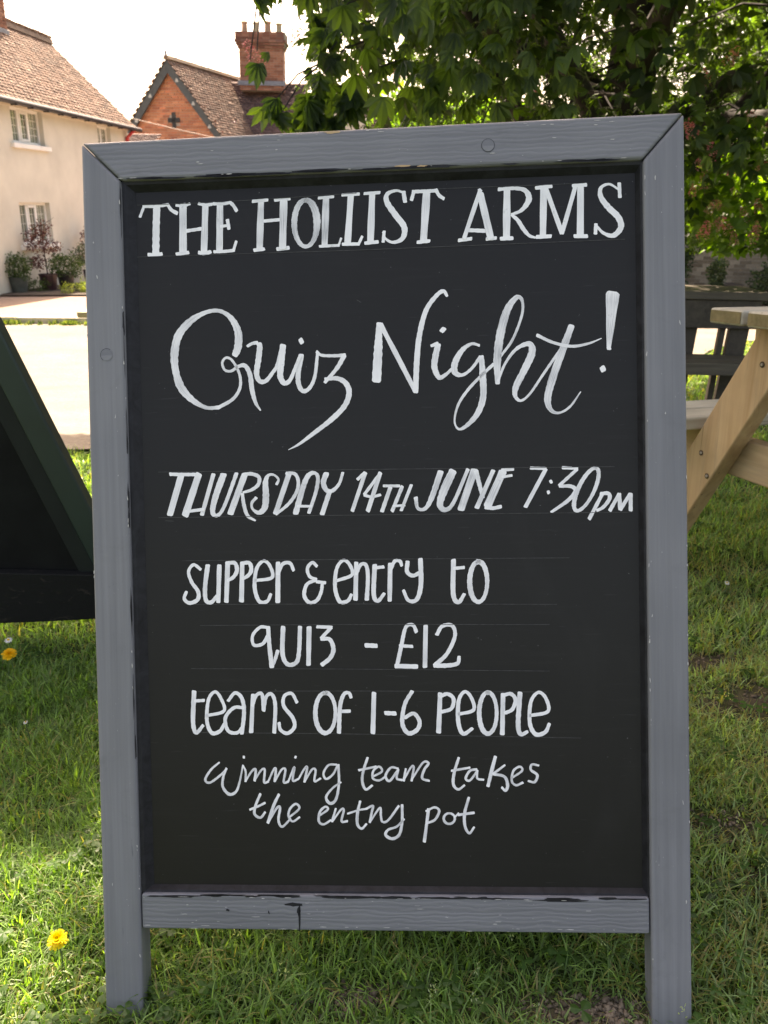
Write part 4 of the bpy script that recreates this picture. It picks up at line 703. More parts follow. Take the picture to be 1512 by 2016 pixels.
tiles(ct,(-.1,-.24,EV-.115),(1,0,0),sl,nn_,LH+.22,slen,.165,.10,PAL_T)
sl2=np.array([0,-sl[1],sl[2]]); tiles(ct,(-.1,DEP+.24,EV-.115),(1,0,0),sl2,np.array([0,sl[2],sl[1]]),LH+.22,slen,.33,.2,PAL_T)
m=MB(); x=-.1
while x<LH+.1:
    m.prism([(-.13,RG-.06),(.13,RG-.06),(.09,RG+.05),(0,RG+.085),(-.09,RG+.05)],0,.29,Matrix.Translation((x,DEP/2,0))@Matrix.Rotation(-math.pi/2,4,'Z')); x+=.30
m.build('ridge_tile',flat('ridge_clay',(.20,.14,.10),.9,.3,4,.3),ct,kind='stuff')
MB().box((0,-.028,EV-.14),(LH,-.001,EV+.02)).build('eaves_band',CREAM,ct,bevel=.01)
gt=MB().tube([(-.1,-.27,EV-.10),(LH+.22,-.27,EV-.10)],.052,10).build('gutter',GUT,ct,smooth=True)
for x in np.arange(.3,LH,.62):
    MB().box((x-.02,-.325,EV-.165),(x+.02,-.20,EV-.14)).build('gutter_bracket',GUT,gt)
MB().tube([(LH-.18,-.26,EV-.12),(LH-.18,-.06,EV-.3),(LH-.18,-.06,.0)],.045,10).build('downpipe',REDP,ct,smooth=True)
def window(parent,x0,x1,z0,z1,lights=3,leads=True):
    f=.055; yb=.09
    fr=MB(); fr.box((x0,yb,z0),(x1,yb+.05,z0+f)); fr.box((x0,yb,z1-f),(x1,yb+.05,z1)); fr.box((x0,yb,z0+f),(x0+f,yb+.05,z1-f)); fr.box((x1-f,yb,z0+f),(x1,yb+.05,z1-f))
    W=(x1-x0-2*f)/lights
    for k in range(1,lights): fr.box((x0+f+W*k-.03,yb-.002,z0+f),(x0+f+W*k+.03,yb+.048,z1-f))
    if lights==3:      # opening casement in the middle
        a=x0+f+W; b=a+W
        fr.box((a+.03,yb-.015,z0+f),(a+.075,yb+.02,z1-f)); fr.box((b-.075,yb-.015,z0+f),(b-.03,yb+.02,z1-f)); fr.box((a+.075,yb-.015,z0+f),(b-.075,yb+.02,z0+f+.045)); fr.box((a+.075,yb-.015,z1-f-.045),(b-.075,yb+.02,z1-f))
    o=fr.build('window',WPAINT,parent,bevel=.006)
    for k in range(lights):
        MB().box((x0+f+W*k+.002,yb+.028,z0+f-.002),(x0+f+W*(k+1)-.002,yb+.034,z1-f+.002)).build('pane',GLASS,o)
    if leads:
        m=MB(); 
        for k in range(lights):
            a=x0+f+W*k+.03; b=a+W-.06
            for q in (1,2): m.box((a+(b-a)*q/3-.0035,yb+.022,z0+f),(a+(b-a)*q/3+.0035,yb+.0275,z1-f))
            for q in (1,2,3): zz=z0+f+(z1-z0-2*f)*q/4; m.box((a,yb+.0215,zz-.0035),(b,yb+.0272,zz+.0035))
        m.build('glazing_bar',WPAINT,o)
    MB().box((x0-.12,-.075,z0-.085),(x1+.12,yb+.03,z0-.002)).build('sill',WPAINT,o,bevel=.008)
for i,q in enumerate(wins): window(ct,*q,lights=2 if i==1 else 3)
# chimney
def chimney(parent,cx,cy,z0,w,d,h,matobj,pal,np_,pots,corb=True,mort=MORTAR,faces=('f','r'),cap_rows=3,potc=(POTC,)):
    st_=MB().box((cx-w/2+.004,cy-d/2+.004,z0),(cx+w/2-.004,cy+d/2-.004,z0+h)).build('chimney',mort,parent)
    c=.0
    for f,o,ux,nv,ww in (('f',(cx-w/2,cy-d/2,z0),(1,0,0),(0,-1,0),w),('r',(cx+w/2,cy-d/2,z0),(0,1,0),(1,0,0),d),('b',(cx+w/2,cy+d/2,z0),(-1,0,0),(0,1,0),w),('l',(cx-w/2,cy+d/2,z0),(0,-1,0),(-1,0,0),d)):
        bricks(st_,o,ux,nv,ww,h-.001,matobj,pal,nparts=np_ if f in faces else 0,depth=.01)
    if corb:
        for k,(zz,ex,hh) in enumerate(((h-.46,.045,.075),(h-.38,.085,.075),(h-.30,.125,.075),(h-.22,.10,.22))):
            b=MB(); cs=[]; n=int((w+2*ex)/.226)
            x=cx-w/2-ex; 
            while x<cx+w/2+ex-.05:
                for q in range(int(round(hh/.073))):
                    L=min(.215,cx+w/2+ex-x); b.box((x,cy-d/2-ex,z0+zz+.074*q),(x+L,cy+d/2+ex,z0+zz+.074*q+.066)); kk=random.uniform(.7,1.1); cc=random.choice(pal); cs+=[tuple(a*kk*.8 for a in cc)]*8
                x+=.226
            b.box((cx-w/2-ex+.006,cy-d/2-ex+.006,z0+zz-.002),(cx+w/2+ex-.006,cy+d/2+ex-.006,z0+zz+hh)); cs+=[(.16,.13,.10)]*8
            mixed('corbel_course',b.v,b.f,cs,BRICKC,None,st_)
    for i,(px,py,hh,r) in enumerate(pots):
        MB().lathe([(r*1.15,0),(r,.05),(r*.9,hh*.8),(r*1.12,hh*.84),(r*1.15,hh*.95),(r*.95,hh),(r*.7,hh),(r*.65,hh-.05)],(px,py,z0+h),16).build('chimney_pot',potc[i%len(potc)],st_,smooth=False)
    return st_
ch=chimney(ct,11.02,DEP/2,5.05,.80,.60,2.0,BR_RED,PAL_R,150,[(10.85,DEP/2,.3,.11),(11.2,DEP/2,.3,.11)],faces=('f',))
MB().box((10.60,DEP/2-.34,5.0),(11.44,DEP/2-.302,5.26)).build('lead_flashing',LEAD,ch,bevel=.01)
MB().prism([(10.56,4.99),(11.5,4.99),(11.52,5.05),(10.52,5.08)],DEP/2-.44,DEP/2-.345).build('mortar_fillet',flat('white_mortar',(.75,.73,.68),.9,.1,9,.1),ch)
# ================================================================= brick gabled house
gd=Vector((.95,-.3,0)).normalized(); ga=math.atan2(gd.y,gd.x)
gh=empty('brick_gabled_house',(-6.7,28,-1.1),ga); tag(gh,'orange brick house with steep gable, dark bargeboards and tall chimney stack','house')
AP=5.90; GW=1.80; GE=3.85; ML=5.0
MB().prism([(-GW+.1,0),(GW-.1,0),(GW-.1,GE),(0,AP-.15),(-GW+.1,GE)],.012,.2).build('gable_wall',MORTAR,gh)
def gmask(x,z): X=x-(GW-.1); return z<GE or abs(X)<(AP-.15-z)*(GW-.1)/(AP-.15-GE)
bricks(gh,(-GW+.1,0.012,0),(1,0,0),(0,-1,0),2*GW-.2,AP-.2,BR_ORG,PAL_O,mask=lambda x,z: gmask(x,z) and not (abs(x-(GW-.1)-.02)<.10 and 4.09<z<4.44),nparts=0,depth=.005)
MB().box((-GW+.1,.201,0),(-GW+.3,ML,GE)).build('side_wall',MORTAR,gh); MB().box((GW-.3,.201,0),(GW-.1,ML,GE)).build('side_wall',MORTAR,gh)
cr=MB()
for bx in ((-.045,4.04,.085,4.48),(-.19,4.195,.23,4.325)): cr.box((bx[0],-.012,bx[1]),(bx[2],.01-.001*bx[0],bx[3]))
cr.build('cross_vent',flat('black_vent',(.02,.022,.022),.7,.2,9,0),gh)
RISE=AP+.04-(GE-.15); 
for sg in (-1,1):
    su=unit((-sg*(GW+.0),0,RISE)); 
    a=(sg*(GW+.02),GE-.19); b_=(0,AP+.02); wd=.24
    pl=[a,(a[0]-sg*.22,a[1]-.02),(0,AP-.36),b_]
    if sg<0: pl=[a,(a[0]+.22,a[1]-.02),(0,AP-.36),b_]
    else: pl=pl[::-1]
    MB().prism(pl,-.17,-.12).build('bargeboard',BARGE,gh)
    for k,t in enumerate((.22,.50,.78) if sg>0 else (.30,.60)):
        x=a[0]+(b_[0]-a[0])*t-sg*.09; z=a[1]+(b_[1]-a[1])*t-.10
        m=MB()
        for q in range(3):
            an=math.pi/2+q*2.094; m.lathe([(.032,0),(.032,.012)],(0,0,0),8) if False else None
            cx_,cz_=x+.03*math.cos(an),z+.03*math.sin(an); n=8
            m.prism([(cx_+.033*math.cos(2*math.pi*i/n),cz_+.033*math.sin(2*math.pi*i/n)) for i in range(n)],-.182-.001*q,-.171)
        m.build('trefoil',flat('grey_trefoil',(.32,.34,.33),.7,.1,9,0) if k==0 and sg<0 else bpy.data.materials.get('grey_trefoil'),gh)
    up_=np.array(unit((-sg*(GW+.08),0,RISE+.05))); nrm_=np.array([sg*up_[2],0,abs(up_[0])])
    o_=np.array([sg*(GW+.12),-.20,GE-.28]); LL=math.hypot(GW+.12,AP+.03-(GE-.28))
    MB().add([(sg*(GW+.11),-.18,GE-.27),(0,-.18,AP),(0,ML,AP),(sg*(GW+.11),ML,GE-.27)],[(0,1,2,3)]).build('roof_deck',BLACKG,gh)
    tiles(gh,o_,(0,1,0),np.array(unit((-sg*(GW+.12),0,AP+.03-(GE-.28)))),nrm_,ML+.2,LL,.165,.10,PAL_T)
m=MB(); y=-.2
while y<ML: m.prism([(-.11,AP),(.11,AP),(.07,AP+.09),(0,AP+.11),(-.07,AP+.09)],y,y+.29); y+=.3
m.build('ridge_tile',flat('ridge_pale',(.34,.25,.17),.9,.3,4,.3),gh,kind='stuff')
tl=MB().box((-.03,-.21,AP+.05),(.03,-.17,AP+.22)).build('finial',LEAD,gh)
# two small pots seen over the ridge
for x,y,z in ((1.0,4.9,5.60),(1.38,4.7,5.52)):
    MB().lathe([(.10,0),(.09,.5),(.13,.54),(.13,.62),(.10,.64)],(x-.9,y,z),12).build('chimney_pot',POTC,gh)
# main range roof and big stack : own thing, axis aligned
mh=empty('brown_tiled_house',(-5,31,-1.1)); tag(mh,'brown tiled house with big corbelled brick chimney of four pots','house')
MX0,MX1=-1.6,2.1; RZ=5.72; EZ=3.0; DY=2.3
MB().box((MX0,-DY+.3,0),(MX1-.1,2.6,EZ+.05)).build('wall',CREAM,mh)
MB().add([(MX0,-DY,EZ),(MX1,-DY,EZ),(MX1-.1,.35,RZ),(MX0,.35,RZ),(MX1,3.0,EZ),(MX0,3.0,EZ)],[(0,1,2,3),(3,2,4,5),(1,4,2)]).build('roof_deck',BLACKG,mh)
su=unit((0,DY+.35,RZ-EZ)); tiles(mh,(MX0,-DY,EZ),(1,0,0),su,np.array([0,-su[2],su[1]]),MX1-MX0,math.hypot(DY+.35,RZ-EZ),.165,.10,PAL_D)
MB().prism([(MX1-.35,EZ-.1),(MX1+.02,EZ-.1),(MX1-.08,RZ-.6)],-DY-.02,-DY+.2).build('cream_cheek',CREAM,mh) if False else None
c2=chimney(mh,.68,-.05,5.42,1.42,.70,1.70,BR_RED,PAL_R,300,[(.12,-.05,.36,.10),(.50,-.05,.34,.10),(.88,-.05,.37,.11),(1.25,-.05,.32,.10)],faces=('f',),potc=(POTC,flat('buff_pot',(.40,.30,.18),.8,.2,8,.2)))
MB().box((-.10,-.46,5.56),(1.46,-.40,5.70)).build('lead_flashing',LEAD,c2,bevel=.01)
# cream dormered cottage right of it, mostly behind leaves
dc=empty('cream_cottage',(-2.4,30.2,-1.1)); tag(dc,'cream cottage with brown roof peeping below the leaves right of the big chimney','cottage')
MB().prism([(-.55,0),(1.6,0),(1.6,4.6),(.4,5.35),(-.55,3.9)],0,.2).build('wall',CREAM,dc)
MB().box((-.05,-.03,4.15),(.32,-.002,4.95)).build('window',WPAINT,dc); MB().box((.0,-.04,4.2),(.11,-.031,4.9)).build('pane',GLASS,dc); MB().box((.16,-.04,4.2),(.27,-.031,4.9)).build('pane',GLASS,dc)
MB().box((1.6,1.0,0),(9,1.2,3.6)).build('rear_wall',CREAM,dc)
su=unit((0,2.2,1.9)); tiles(dc,(1.0,.6,3.55),(1,0,0),su,np.array([0,-su[2],su[1]]),8,2.9,.165,.10,PAL_D)
MB().add([(1.0,.65,3.5),(9,.65,3.5),(9,2.85,5.4),(1.0,2.85,5.4)],[(0,1,2,3)]).build('roof_deck',BLACKG,dc)
# low outhouse roof just over the board's left corner
lo=empty('low_tiled_outhouse',(-6.85,25.4,-1.05)); tag(lo,'low brick outhouse with dark tiled roof, at the foot of the orange gable','outhouse')
MB().box((-.9,0,0),(.05,1.5,3.22)).build('wall',MORTAR,lo); su=unit((0,1.0,.45)); tiles(lo,(-1.0,-.2,3.19),(1,0,0),su,np.array([0,-su[2],su[1]]),1.15,1.1,.165,.10,PAL_D)
# overhead wire
wi=MB(); A_=Vector((-6.55,22.9,2.78)); B_=Vector((-2.0,24.6,2.1)); wi.tube([A_.lerp(B_,t)+Vector((0,0,-.25*4*t*(1-t)*.3)) for t in [i/10 for i in range(11)]],.009,6)
tag(wi.build('overhead_wire',flat('pale_cable',(.35,.28,.22),.6,.1,9,0)),'thin pale cable strung from the cottage eaves across the orange gable','cable')
# ================================================================= pots and shrubs by the cottage
def foliage(name,parent,c,r,n,L,pal,mat=SHRUB,flat_=0,shell=.3,zcut=None,aspect=.6):
    c=np.array(c,float); r=np.array(r,float)*np.ones(3)
    u=RNG.normal(0,1,(n,3)); u/=np.linalg.norm(u,axis=1)[:,None]; rad=RNG.uniform(shell,1,n)**.6; bump=1+.14*np.sin(u[:,0]*7+u[:,2]*5)+.1*np.sin(u[:,1]*11+u[:,2]*9)
    P=c+u*r*rad[:,None]*bump[:,None]
    d=unit2(u*.7+RNG.normal(0,.6,(n,3))); s=unit2(np.cross(d,RNG.normal(0,1,(n,3)))); l=L*RNG.uniform(.6,1.3,n)[:,None]
    V=np.stack([P,P+d*l*.5+s*l*aspect*.5,P+d*l,P+d*l*.5-s*l*aspect*.5],1).reshape(-1,3); F=np.arange(4*n).reshape(-1,4)
    pc=np.array(pal)[RNG.integers(0,len(pal),n)]*RNG.uniform(.7,1.3,(n,1)); return npmesh(name,V,F,mat,np.repeat(pc,4,0),parent,kind='stuff')
def unit2(a): return a/np.maximum(np.linalg.norm(a,axis=1),1e-9)[:,None]
PG=[(.06,.11,.03),(.045,.085,.025),(.09,.15,.04),(.035,.06,.02)]; PA=[(.10,.03,.035),(.16,.05,.05),(.07,.025,.03),(.20,.10,.09)]; PY=[(.28,.34,.06),(.2,.28,.05),(.35,.38,.12)]
def gp(px,Y): return (px-756)/1744*Y
def potted(px,Y,label,pr,ph,mat,kind,nm='potted_shrub'):
    x=gp(px,Y); z=float(G(x,Y))+.10; t=empty(nm,(x,Y,z)); tag(t,label,'potted plant','potted plants along the cottage wall')
    if pr: MB().lathe([(pr*.72,0),(pr*.78,.02),(pr,ph*.92),(pr*1.06,ph*.94),(pr*1.06,ph),(pr*.9,ph),(pr*.88,ph-.03)],(0,0,0),20).build('pot',mat,t,smooth=False)
    kind(t,ph); return t
def acer(t,ph):
    st_=MB().tube([(0,0,ph-.05),(-.02,0,ph+.35),(-.04,.02,ph+.8)],[.014,.011,.007],6).build('stem',BARK,t)
    b=MB(); 
    for k in range(9):
        a=k*2.4; z=ph+.25+.08*k; b.tube([(-.02,0,z),(-.02+.25*math.cos(a),.22*math.sin(a),z+.16)],[.006,.002],4)
    b.build('twigs',BARK,t)
    for c,r,n in (((-.14,0,ph+.62),(.25,.25,.26),700),((.14,0,ph+.5),(.18,.2,.14),260),((-.2,0,ph+.22),(.17,.17,.14),330),((.0,0,ph+.85),(.14,.14,.16),180)): foliage('leaves',t,c,r,n,.045,PA,shell=.1)
potted(64,16.9,'small purple-leaved maple in a maroon pot under the cottage window',.17,.36,MAROON,acer,'potted_maple')
potted(100,17.3,'rounded green shrub in a near-black pot beside the maroon pot',.16,.34,BPOT,lambda t,ph:foliage('leaves',t,(0,0,ph+.14),(.34,.3,.26),2200,.04,PG))
potted(3,16.3,'bushy bright green shrub in a grey-green pot at the left edge',.17,.33,GPOT,lambda t,ph:foliage('leaves',t,(0,0,ph+.16),(.24,.24,.27),1800,.04,PG))
potted(152,18.6,'grey-green loose shrub in a dark pot near the chalkboard edge',.16,.34,BPOT,lambda t,ph:foliage('leaves',t,(-.03,0,ph+.28),(.32,.28,.27),1500,.045,[(.10,.13,.08),(.07,.10,.05),(.14,.17,.11)]))
potted(172,19.2,'dark red maple mostly behind the chalkboard frame',.17,.36,MAROON,acer,'potted_maple')
strip_bed=MB(); 
v=[];
for (px,Y) in ((-40,15.6),(170,16.2),(185,19.6),(-10,17.2)): x=gp(px,Y); v.append((x,Y,float(G(x,Y))+.145))
v2=[(a,b,c-.10) for a,b,c in v]; strip_bed.add(v+v2,[(0,1,2,3),(0,4,5,1),(1,5,6,2)]).build('flower_bed',SOIL,kind='structure')
for i,(px,Y,r,n,pal,lb) in enumerate(((150,16.6,(.33,.16,.15),900,PY,'yellow-green clump at the front of the bed near the chalkboard'),(100,16.25,(.12,.1,.12),260,PY,'small yellow-green tuft at the front of the bed'),(36,16.6,(.26,.2,.14),600,PG,'low dark green plant beside the maroon pot'),(125,16.7,(.3,.2,.09),500,PG,'low dark ground cover between the pots and the yellow clump'))):
    x=gp(px,Y); t=empty('bed_plant',(x,Y,float(G(x,Y))+.15)); tag(t,lb,'plant','low plants in the flower bed'); foliage('leaves',t,(0,0,r[2]*.7),r,n,.035,pal)
# weeds along the kerb and gutter
VSk=[];cs=[]
n=9000; x=RNG.uniform(-7,-3.4,n); clump=RNG.uniform(0,1,n)<np.clip(.25+.3*(np.sin(x*9)+np.sin(x*23+1)+np.sin(x*4.1)),.04,.8); x=x[clump]; n=len(x); y=yK(x)-RNG.uniform(.0,.22,n)**1; z=G(x,y)+.02; h=RNG.uniform(.01,.085,n)
a=RNG.uniform(0,6.28,n); s=.012
V=np.stack([np.stack([x-s*np.cos(a),y-s*np.sin(a),z],-1),np.stack([x+s*np.cos(a),y+s*np.sin(a),z],-1),np.stack([x+.03*np.sin(a),y+.03*np.cos(a),z+h],-1)],1).reshape(-1,3)
npmesh('kerb_weeds',V,np.arange(3*n).reshape(-1,3),SHRUB,np.repeat(np.array(PG+PY)[RNG.integers(0,7,n)],3,0),kind='stuff')
# ================================================================= garden wall, planters, ivy (right)
gw=empty('brick_garden_wall',(4.6,17.9,-1.02),math.radians(3)); tag(gw,'low mottled garden wall of pale old brick beyond the tables, topped with ivy','garden wall')
MB().box((-2,.0125,-.2),(9,.30,1.22)).build('wall_core',MORTAR,gw)
bricks(gw,(.9,0.012,.02),(1,0,0),(0,-1,0),2.9,1.18,BR_WALL,[(.2,.16,.12)],nparts=300,depth=.006)
bricks(gw,(-2,0.012,.02),(1,0,0),(0,-1,0),2.9,1.18,BR_WALL,[(.2,.16,.12),(.26,.22,.16),(.14,.11,.08)],nparts=0,depth=.006)
bricks(gw,(3.8,0.012,.02),(1,0,0),(0,-1,0),5.2,1.18,BR_WALL,[(.2,.16,.12),(.26,.22,.16),(.14,.11,.08)],nparts=0,depth=.006)
PI=[(.035,.065,.022),(.025,.045,.016),(.05,.09,.03)]
iv=empty('ivy_hedge',(6.5,18.6,-1)); tag(iv,'dark ivy and hedge growing over the top of the garden wall','hedge')
foliage('leaves',iv,(-1,0,1.9),(4.2,.6,.95),16000,.11,PI,shell=.5); foliage('leaves',iv,(1.2,0,2.9),(3.5,1.0,1.3),14000,.12,PI,shell=.5)
sh=empty('ivy_trail',(5.9,17.75,-1)); tag(sh,'ivy trail hanging down the wall left of the planter','ivy'); foliage('leaves',sh,(.15,0,.9),(.16,.12,.5),700,.07,PI,shell=0); 
sp=empty('shrub',(7.75,17.1,-1)); tag(sp,'dark green shrub in front of the wall at the right edge','shrub'); foliage('leaves',sp,(0,0,.5),(.55,.4,.5),2600,.07,PI)
pb=empty('square_planter',(gp(1433,17.0)-.18,16.9,-1.0)); tag(pb,'dark green square planter with a small bush against the garden wall','planter')
MB().prism([(-.21,0),(.21,0),(.24,.46),(-.24,.46)],-.22,.22).build('box',PLG,pb,bevel=.01); foliage('leaves',pb,(0,0,.72),(.17,.17,.3),1300,.05,[(.06,.10,.04),(.04,.07,.03)])
MB().box((-.10,-.236,.20),(-.02,-.222,.235)).build('plate',flat('pale_plate',(.3,.32,.3),.5,.1,9,0),pb); MB().box((.05,-.236,.36),(.09,-.222,.40)).build('plate',bpy.data.materials['pale_plate'],pb)
p2=empty('dark_bin',(gp(1466,17.0)-.16,17.05,-1.0)); tag(p2,'near-black square tub right of the green planter','tub'); MB().prism([(-.16,0),(.16,0),(.19,.5),(-.19,.5)],-.2,.2).build('box',BPOT,p2,bevel=.01); MB().box((-.2,-.21,.5),(.2,.21,.53)).build('lid',BPOT,p2)
po=MB().prism([(-.045,0),(.045,0),(.04,.34),(-.04,.36)],-.03,.03).build('marker_post',WPAINT,None,bevel=.006); po.location=(gp(1476,16.8)+.02,16.8,-.98); tag(po,'short white post right of the dark tub','post')
# ================================================================= red flowering chestnut
tree=empty('chestnut_tree',(1.9,7.4,-.72)); tag(tree,'large chestnut tree with pink flower spikes overhanging the lawn from the right','tree')
TX,TY,TZ=1.9,7.4,-.72
limbs=[([(0,0,-.2),(.03,.0,1.0),(-.05,.05,2.0),(.05,0,3.2),(.1,.1,5.5),(0,.1,7.5)],[.30,.24,.21,.19,.12,.05])]
br=[([(0,0,1.7),(-.5,-.8,2.3),(-1.2,-1.9,2.85),(-1.9,-3.0,3.1),(-2.4,-3.9,3.2)],[.11,.08,.06,.035,.012]),
([(0,0,1.9),(.5,-.9,2.2),(1.0,-2.0,2.1),(1.2,-2.8,1.8)],[.10,.075,.05,.015]),
([(0,0,2.3),(-.9,.0,2.8),(-2.3,-.3,3.3),(-3.2,-.5,3.1)],[.12,.09,.06,.02]),
([(0,0,2.0),(.9,.3,2.6),(2.0,.4,2.9),(3.2,.2,2.7)],[.13,.09,.06,.02]),
([(0,0,2.6),(.2,-1.5,3.6),(.0,-3.0,4.0),(-.3,-4.3,3.8)],[.12,.09,.06,.02]),
([(0,0,1.4),(.45,-.5,2.0),(1.1,-.8,2.9),(1.9,-1.5,3.3)],[.09,.07,.05,.02]),
([(-.05,0,1.5),(-.6,-.3,1.9),(-1.2,-.7,2.5),(-1.6,-1.0,3.2)],[.09,.07,.05,.02]),
([(0,0,3.0),(.9,1.5,4.0),(1.8,2.8,4.4)],[.11,.08,.03]),([(0,0,3.0),(-1,1.6,4.2),(-1.6,2.8,4.6)],[.11,.08,.03])]
m=MB(); 
for p_,r_ in limbs:
    m.tube(p_,r_,12)
m.build('trunk',BARK,tree,smooth=True)
for p_,r_ in br: MB().tube(p_,r_,8).build('branch',BARK,tree,smooth=True)
tw=MB()
for p_,r_ in br[:7]:
    for i in range(1,len(p_)-0):
        a=Vector(p_[i-1]); b_=Vector(p_[i])
        for k in range(5):
            q=a.lerp(b_,random.random()); dd=Vector((random.gauss(0,1),random.gauss(0,1),random.gauss(-.25,.5))).normalized(); L=random.uniform(.5,1.3)
            if (q+dd*L).y+7.4<4.6 or (q+dd*L).x+1.9<-.12*((q+dd*L).y+7.4): continue
            tw.tube([q,q+dd*L*.5+Vector((0,0,.05)),q+dd*L+Vector((0,0,-.15*L))],[.014,.009,.003],4,False)
tw.build('twigs',BARK,tree,kind='stuff')
# palmate leaf template in local coords: x forward(droop), returns verts & quads
LF=((0,.14),(.33,.62),(.60,1.),(.80,.72),(.86,.5),(1,.04))
def palmate(n=5,droop=.35,fold=.10):
    V=[];F=[]
    for k in range(n):
        a=(k-(n-1)/2)*math.radians(250/n*.82); L=1-.13*abs(k-(n-1)/2); f=np.array([math.cos(a),math.sin(a),-.35]); f/=np.linalg.norm(f); s=np.array([-math.sin(a),math.cos(a),0]); o=len(V)
        up=np.cross(f,s)
        for t,wv in LF:
            c=f*L*t-np.array([0,0,1])*droop*L*t*t; wv=wv*.46*L
            V+= [c-s*wv*.5+up*fold*wv,c,c+s*wv*.5+up*fold*wv]
        for i in range(len(LF)-1):
            a_=o+3*i; F+= [(a_,a_+1,a_+4,a_+3),(a_+1,a_+2,a_+5,a_+4)]
    return np.array(V),np.array(F)
def simple_palm(n=5):
    V=[];F=[]
    for k in range(n):
        a=(k-(n-1)/2)*math.radians(50); L=1-.1*abs(k-(n-1)/2); f=np.array([math.cos(a),math.sin(a),-.3]); s=np.array([-math.sin(a),math.cos(a),0]); o=len(V)
        V+= [f*0,f*L*.62-s*.16*L+np.array([0,0,-.06]),f*L+np.array([0,0,-.22]),f*L*.62+s*.16*L+np.array([0,0,-.06])]; F.append((o,o+1,o+2,o+3))
    return np.array(V),np.array(F)
def scatter(P,size,tmpl,dirs,pal,up_jit=.5,var=.35):
    n=len(P); V0,F0=tmpl
    up=unit2(np.array([0,0,1.])+RNG.normal(0,up_jit,(n,3))); fx=dirs-up*np.sum(dirs*up,1)[:,None]; fx=unit2(fx); fy=np.cross(up,fx)
    V=(P[:,None,:]+(V0[None,:,0:1]*fx[:,None,:]+V0[None,:,1:2]*fy[:,None,:]+V0[None,:,2:3]*up[:,None,:])*size[:,None,None]).reshape(-1,3)
    F=(np.arange(n)[:,None,None]*len(V0)+F0[None]).reshape(-1,F0.shape[1])
    pc=np.array(pal)[RNG.integers(0,len(pal),n)]*(1+var*RNG.uniform(-1,1,(n,1))); return V,F,np.repeat(pc,len(V0),0)
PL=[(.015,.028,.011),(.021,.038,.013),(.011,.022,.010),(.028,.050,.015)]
def sunny(P):      # where the photograph's ground is sunlit
    hx_=P[:,0]-SUNV[0]/SUNV[2]*P[:,2]; hy_=P[:,1]-SUNV[1]/SUNV[2]*P[:,2]
    return (hx_<-.33)&(hy_<5.2)|(hx_<-2.2)
def crown_pts(n,lo,hi):
    out=[]
    c=np.array([2.3,7.0,3.3]); R=np.array([4.6,4.9,4.4])
    while len(out)<n:
        u=RNG.normal(0,1,(n,3)); u/=np.linalg.norm(u,axis=1)[:,None]; r=RNG.uniform(.12,1,n)**.5
        P=c+u*R*r[:,None]
        # lumpy surface
        P+= .35*np.stack([np.sin(P[:,2]*3+P[:,1]*2),np.sin(P[:,0]*3),np.sin(P[:,0]*2.5+P[:,1]*2)],-1)
        px=P[:,0]/P[:,1]
        low=G(P[:,0],P[:,1])+1.15-.55*np.clip((P[:,0]-1.6)/1.2,0,1)
        k=(P[:,2]>lo)&(P[:,2]<hi)&(P[:,2]>low)&(P[:,2]>.90-.046*P[:,1])&~sunny(P)
        edge=-.072+.02*np.sin(P[:,2]*9)+.02*np.sin(P[:,2]*23+P[:,1]*3)          # left silhouette of the crown
        k&=(px>edge)|((P[:,2]>.88+.215*P[:,1]+.35)&(P[:,2]>2.1)&(P[:,0]>-2.6))
        k&=P[:,1]>np.where(P[:,2]<1.75,2.9+.25*np.sin(P[:,0]*6),1.6)
        k&=~((P[:,1]<5.5)&(P[:,0]>.3*P[:,1]+.0)&(P[:,2]<.35)) 
        out+=list(P[k])
    return np.array(out[:n])
def flecks(P):     # coherent holes along the sun's direction: sun flecks deeper in the crown and on the far lawn
    hx_=P[:,0]-SUNV[0]/SUNV[2]*P[:,2]; hy_=P[:,1]-SUNV[1]/SUNV[2]*P[:,2]
    f=np.sin(hx_*4.3+1.3*np.sin(hy_*2.9))+np.sin(hy_*5.1+1.7*np.sin(hx_*3.3))+.6*np.sin(hx_*11+hy_*7)
    nearlawn=(hx_>-.5)&(hx_<1.6)&(hy_<3.4)
    hem=(hx_>1.55)&(hx_<3.4)&(hy_>2.9)&(hy_<5.4)&(P[:,2]>1.3)&(RNG.uniform(0,1,len(P))<.8)
    return ~(((f>1.05)&~nearlawn&(RNG.uniform(0,1,len(P))<.93))|hem)
def openness(P):  # gaps between leaf clumps
    f=np.sin(P[:,0]*5.1+np.sin(P[:,2]*5)*1.3)*np.sin(P[:,1]*3.3+P[:,2]*2)*np.sin(P[:,2]*6.1+P[:,0]*2)
    return RNG.uniform(0,1,len(P))<np.clip(.36+1.0*f,.01,1)
VSa=[];FSa=[];CSa=[];o_=0
P=crown_pts(62000,-.6,2.4); P=P[openness(P)]; P=P[RNG.uniform(0,1,len(P))<np.clip(1.1-.14*(P[:,1]-3),.2,1)]; P=P[flecks(P)]; dirs=unit2(RNG.normal(0,1,(len(P),3))+np.array([0,0,-.3]))
near=P[:,1]<5.0
for mk,tm in ((near,palmate(5)),(~near,simple_palm(5))):
    V,F,C=scatter(P[mk],RNG.uniform(.035,.075,mk.sum())*(1.15 if tm is not None and mk is near else 1),tm,dirs[mk],PL,.6,.45); VSa.append(V);FSa.append(F+o_);CSa.append(C);o_+=len(V)
P=crown_pts(60000,-.6,2.6); P=P[(P[:,1]>4.6)&(P[:,0]>.02*P[:,1])]; P=P[openness(P)|(RNG.uniform(0,1,len(P))<.3)]; P=P[flecks(P)][:17000]
V,F,C=scatter(P,RNG.uniform(.03,.055,len(P)),simple_palm(5),unit2(RNG.normal(0,1,(len(P),3))),PL,.8,.5); VSa.append(V);FSa.append(F+o_);CSa.append(C);o_+=len(V)
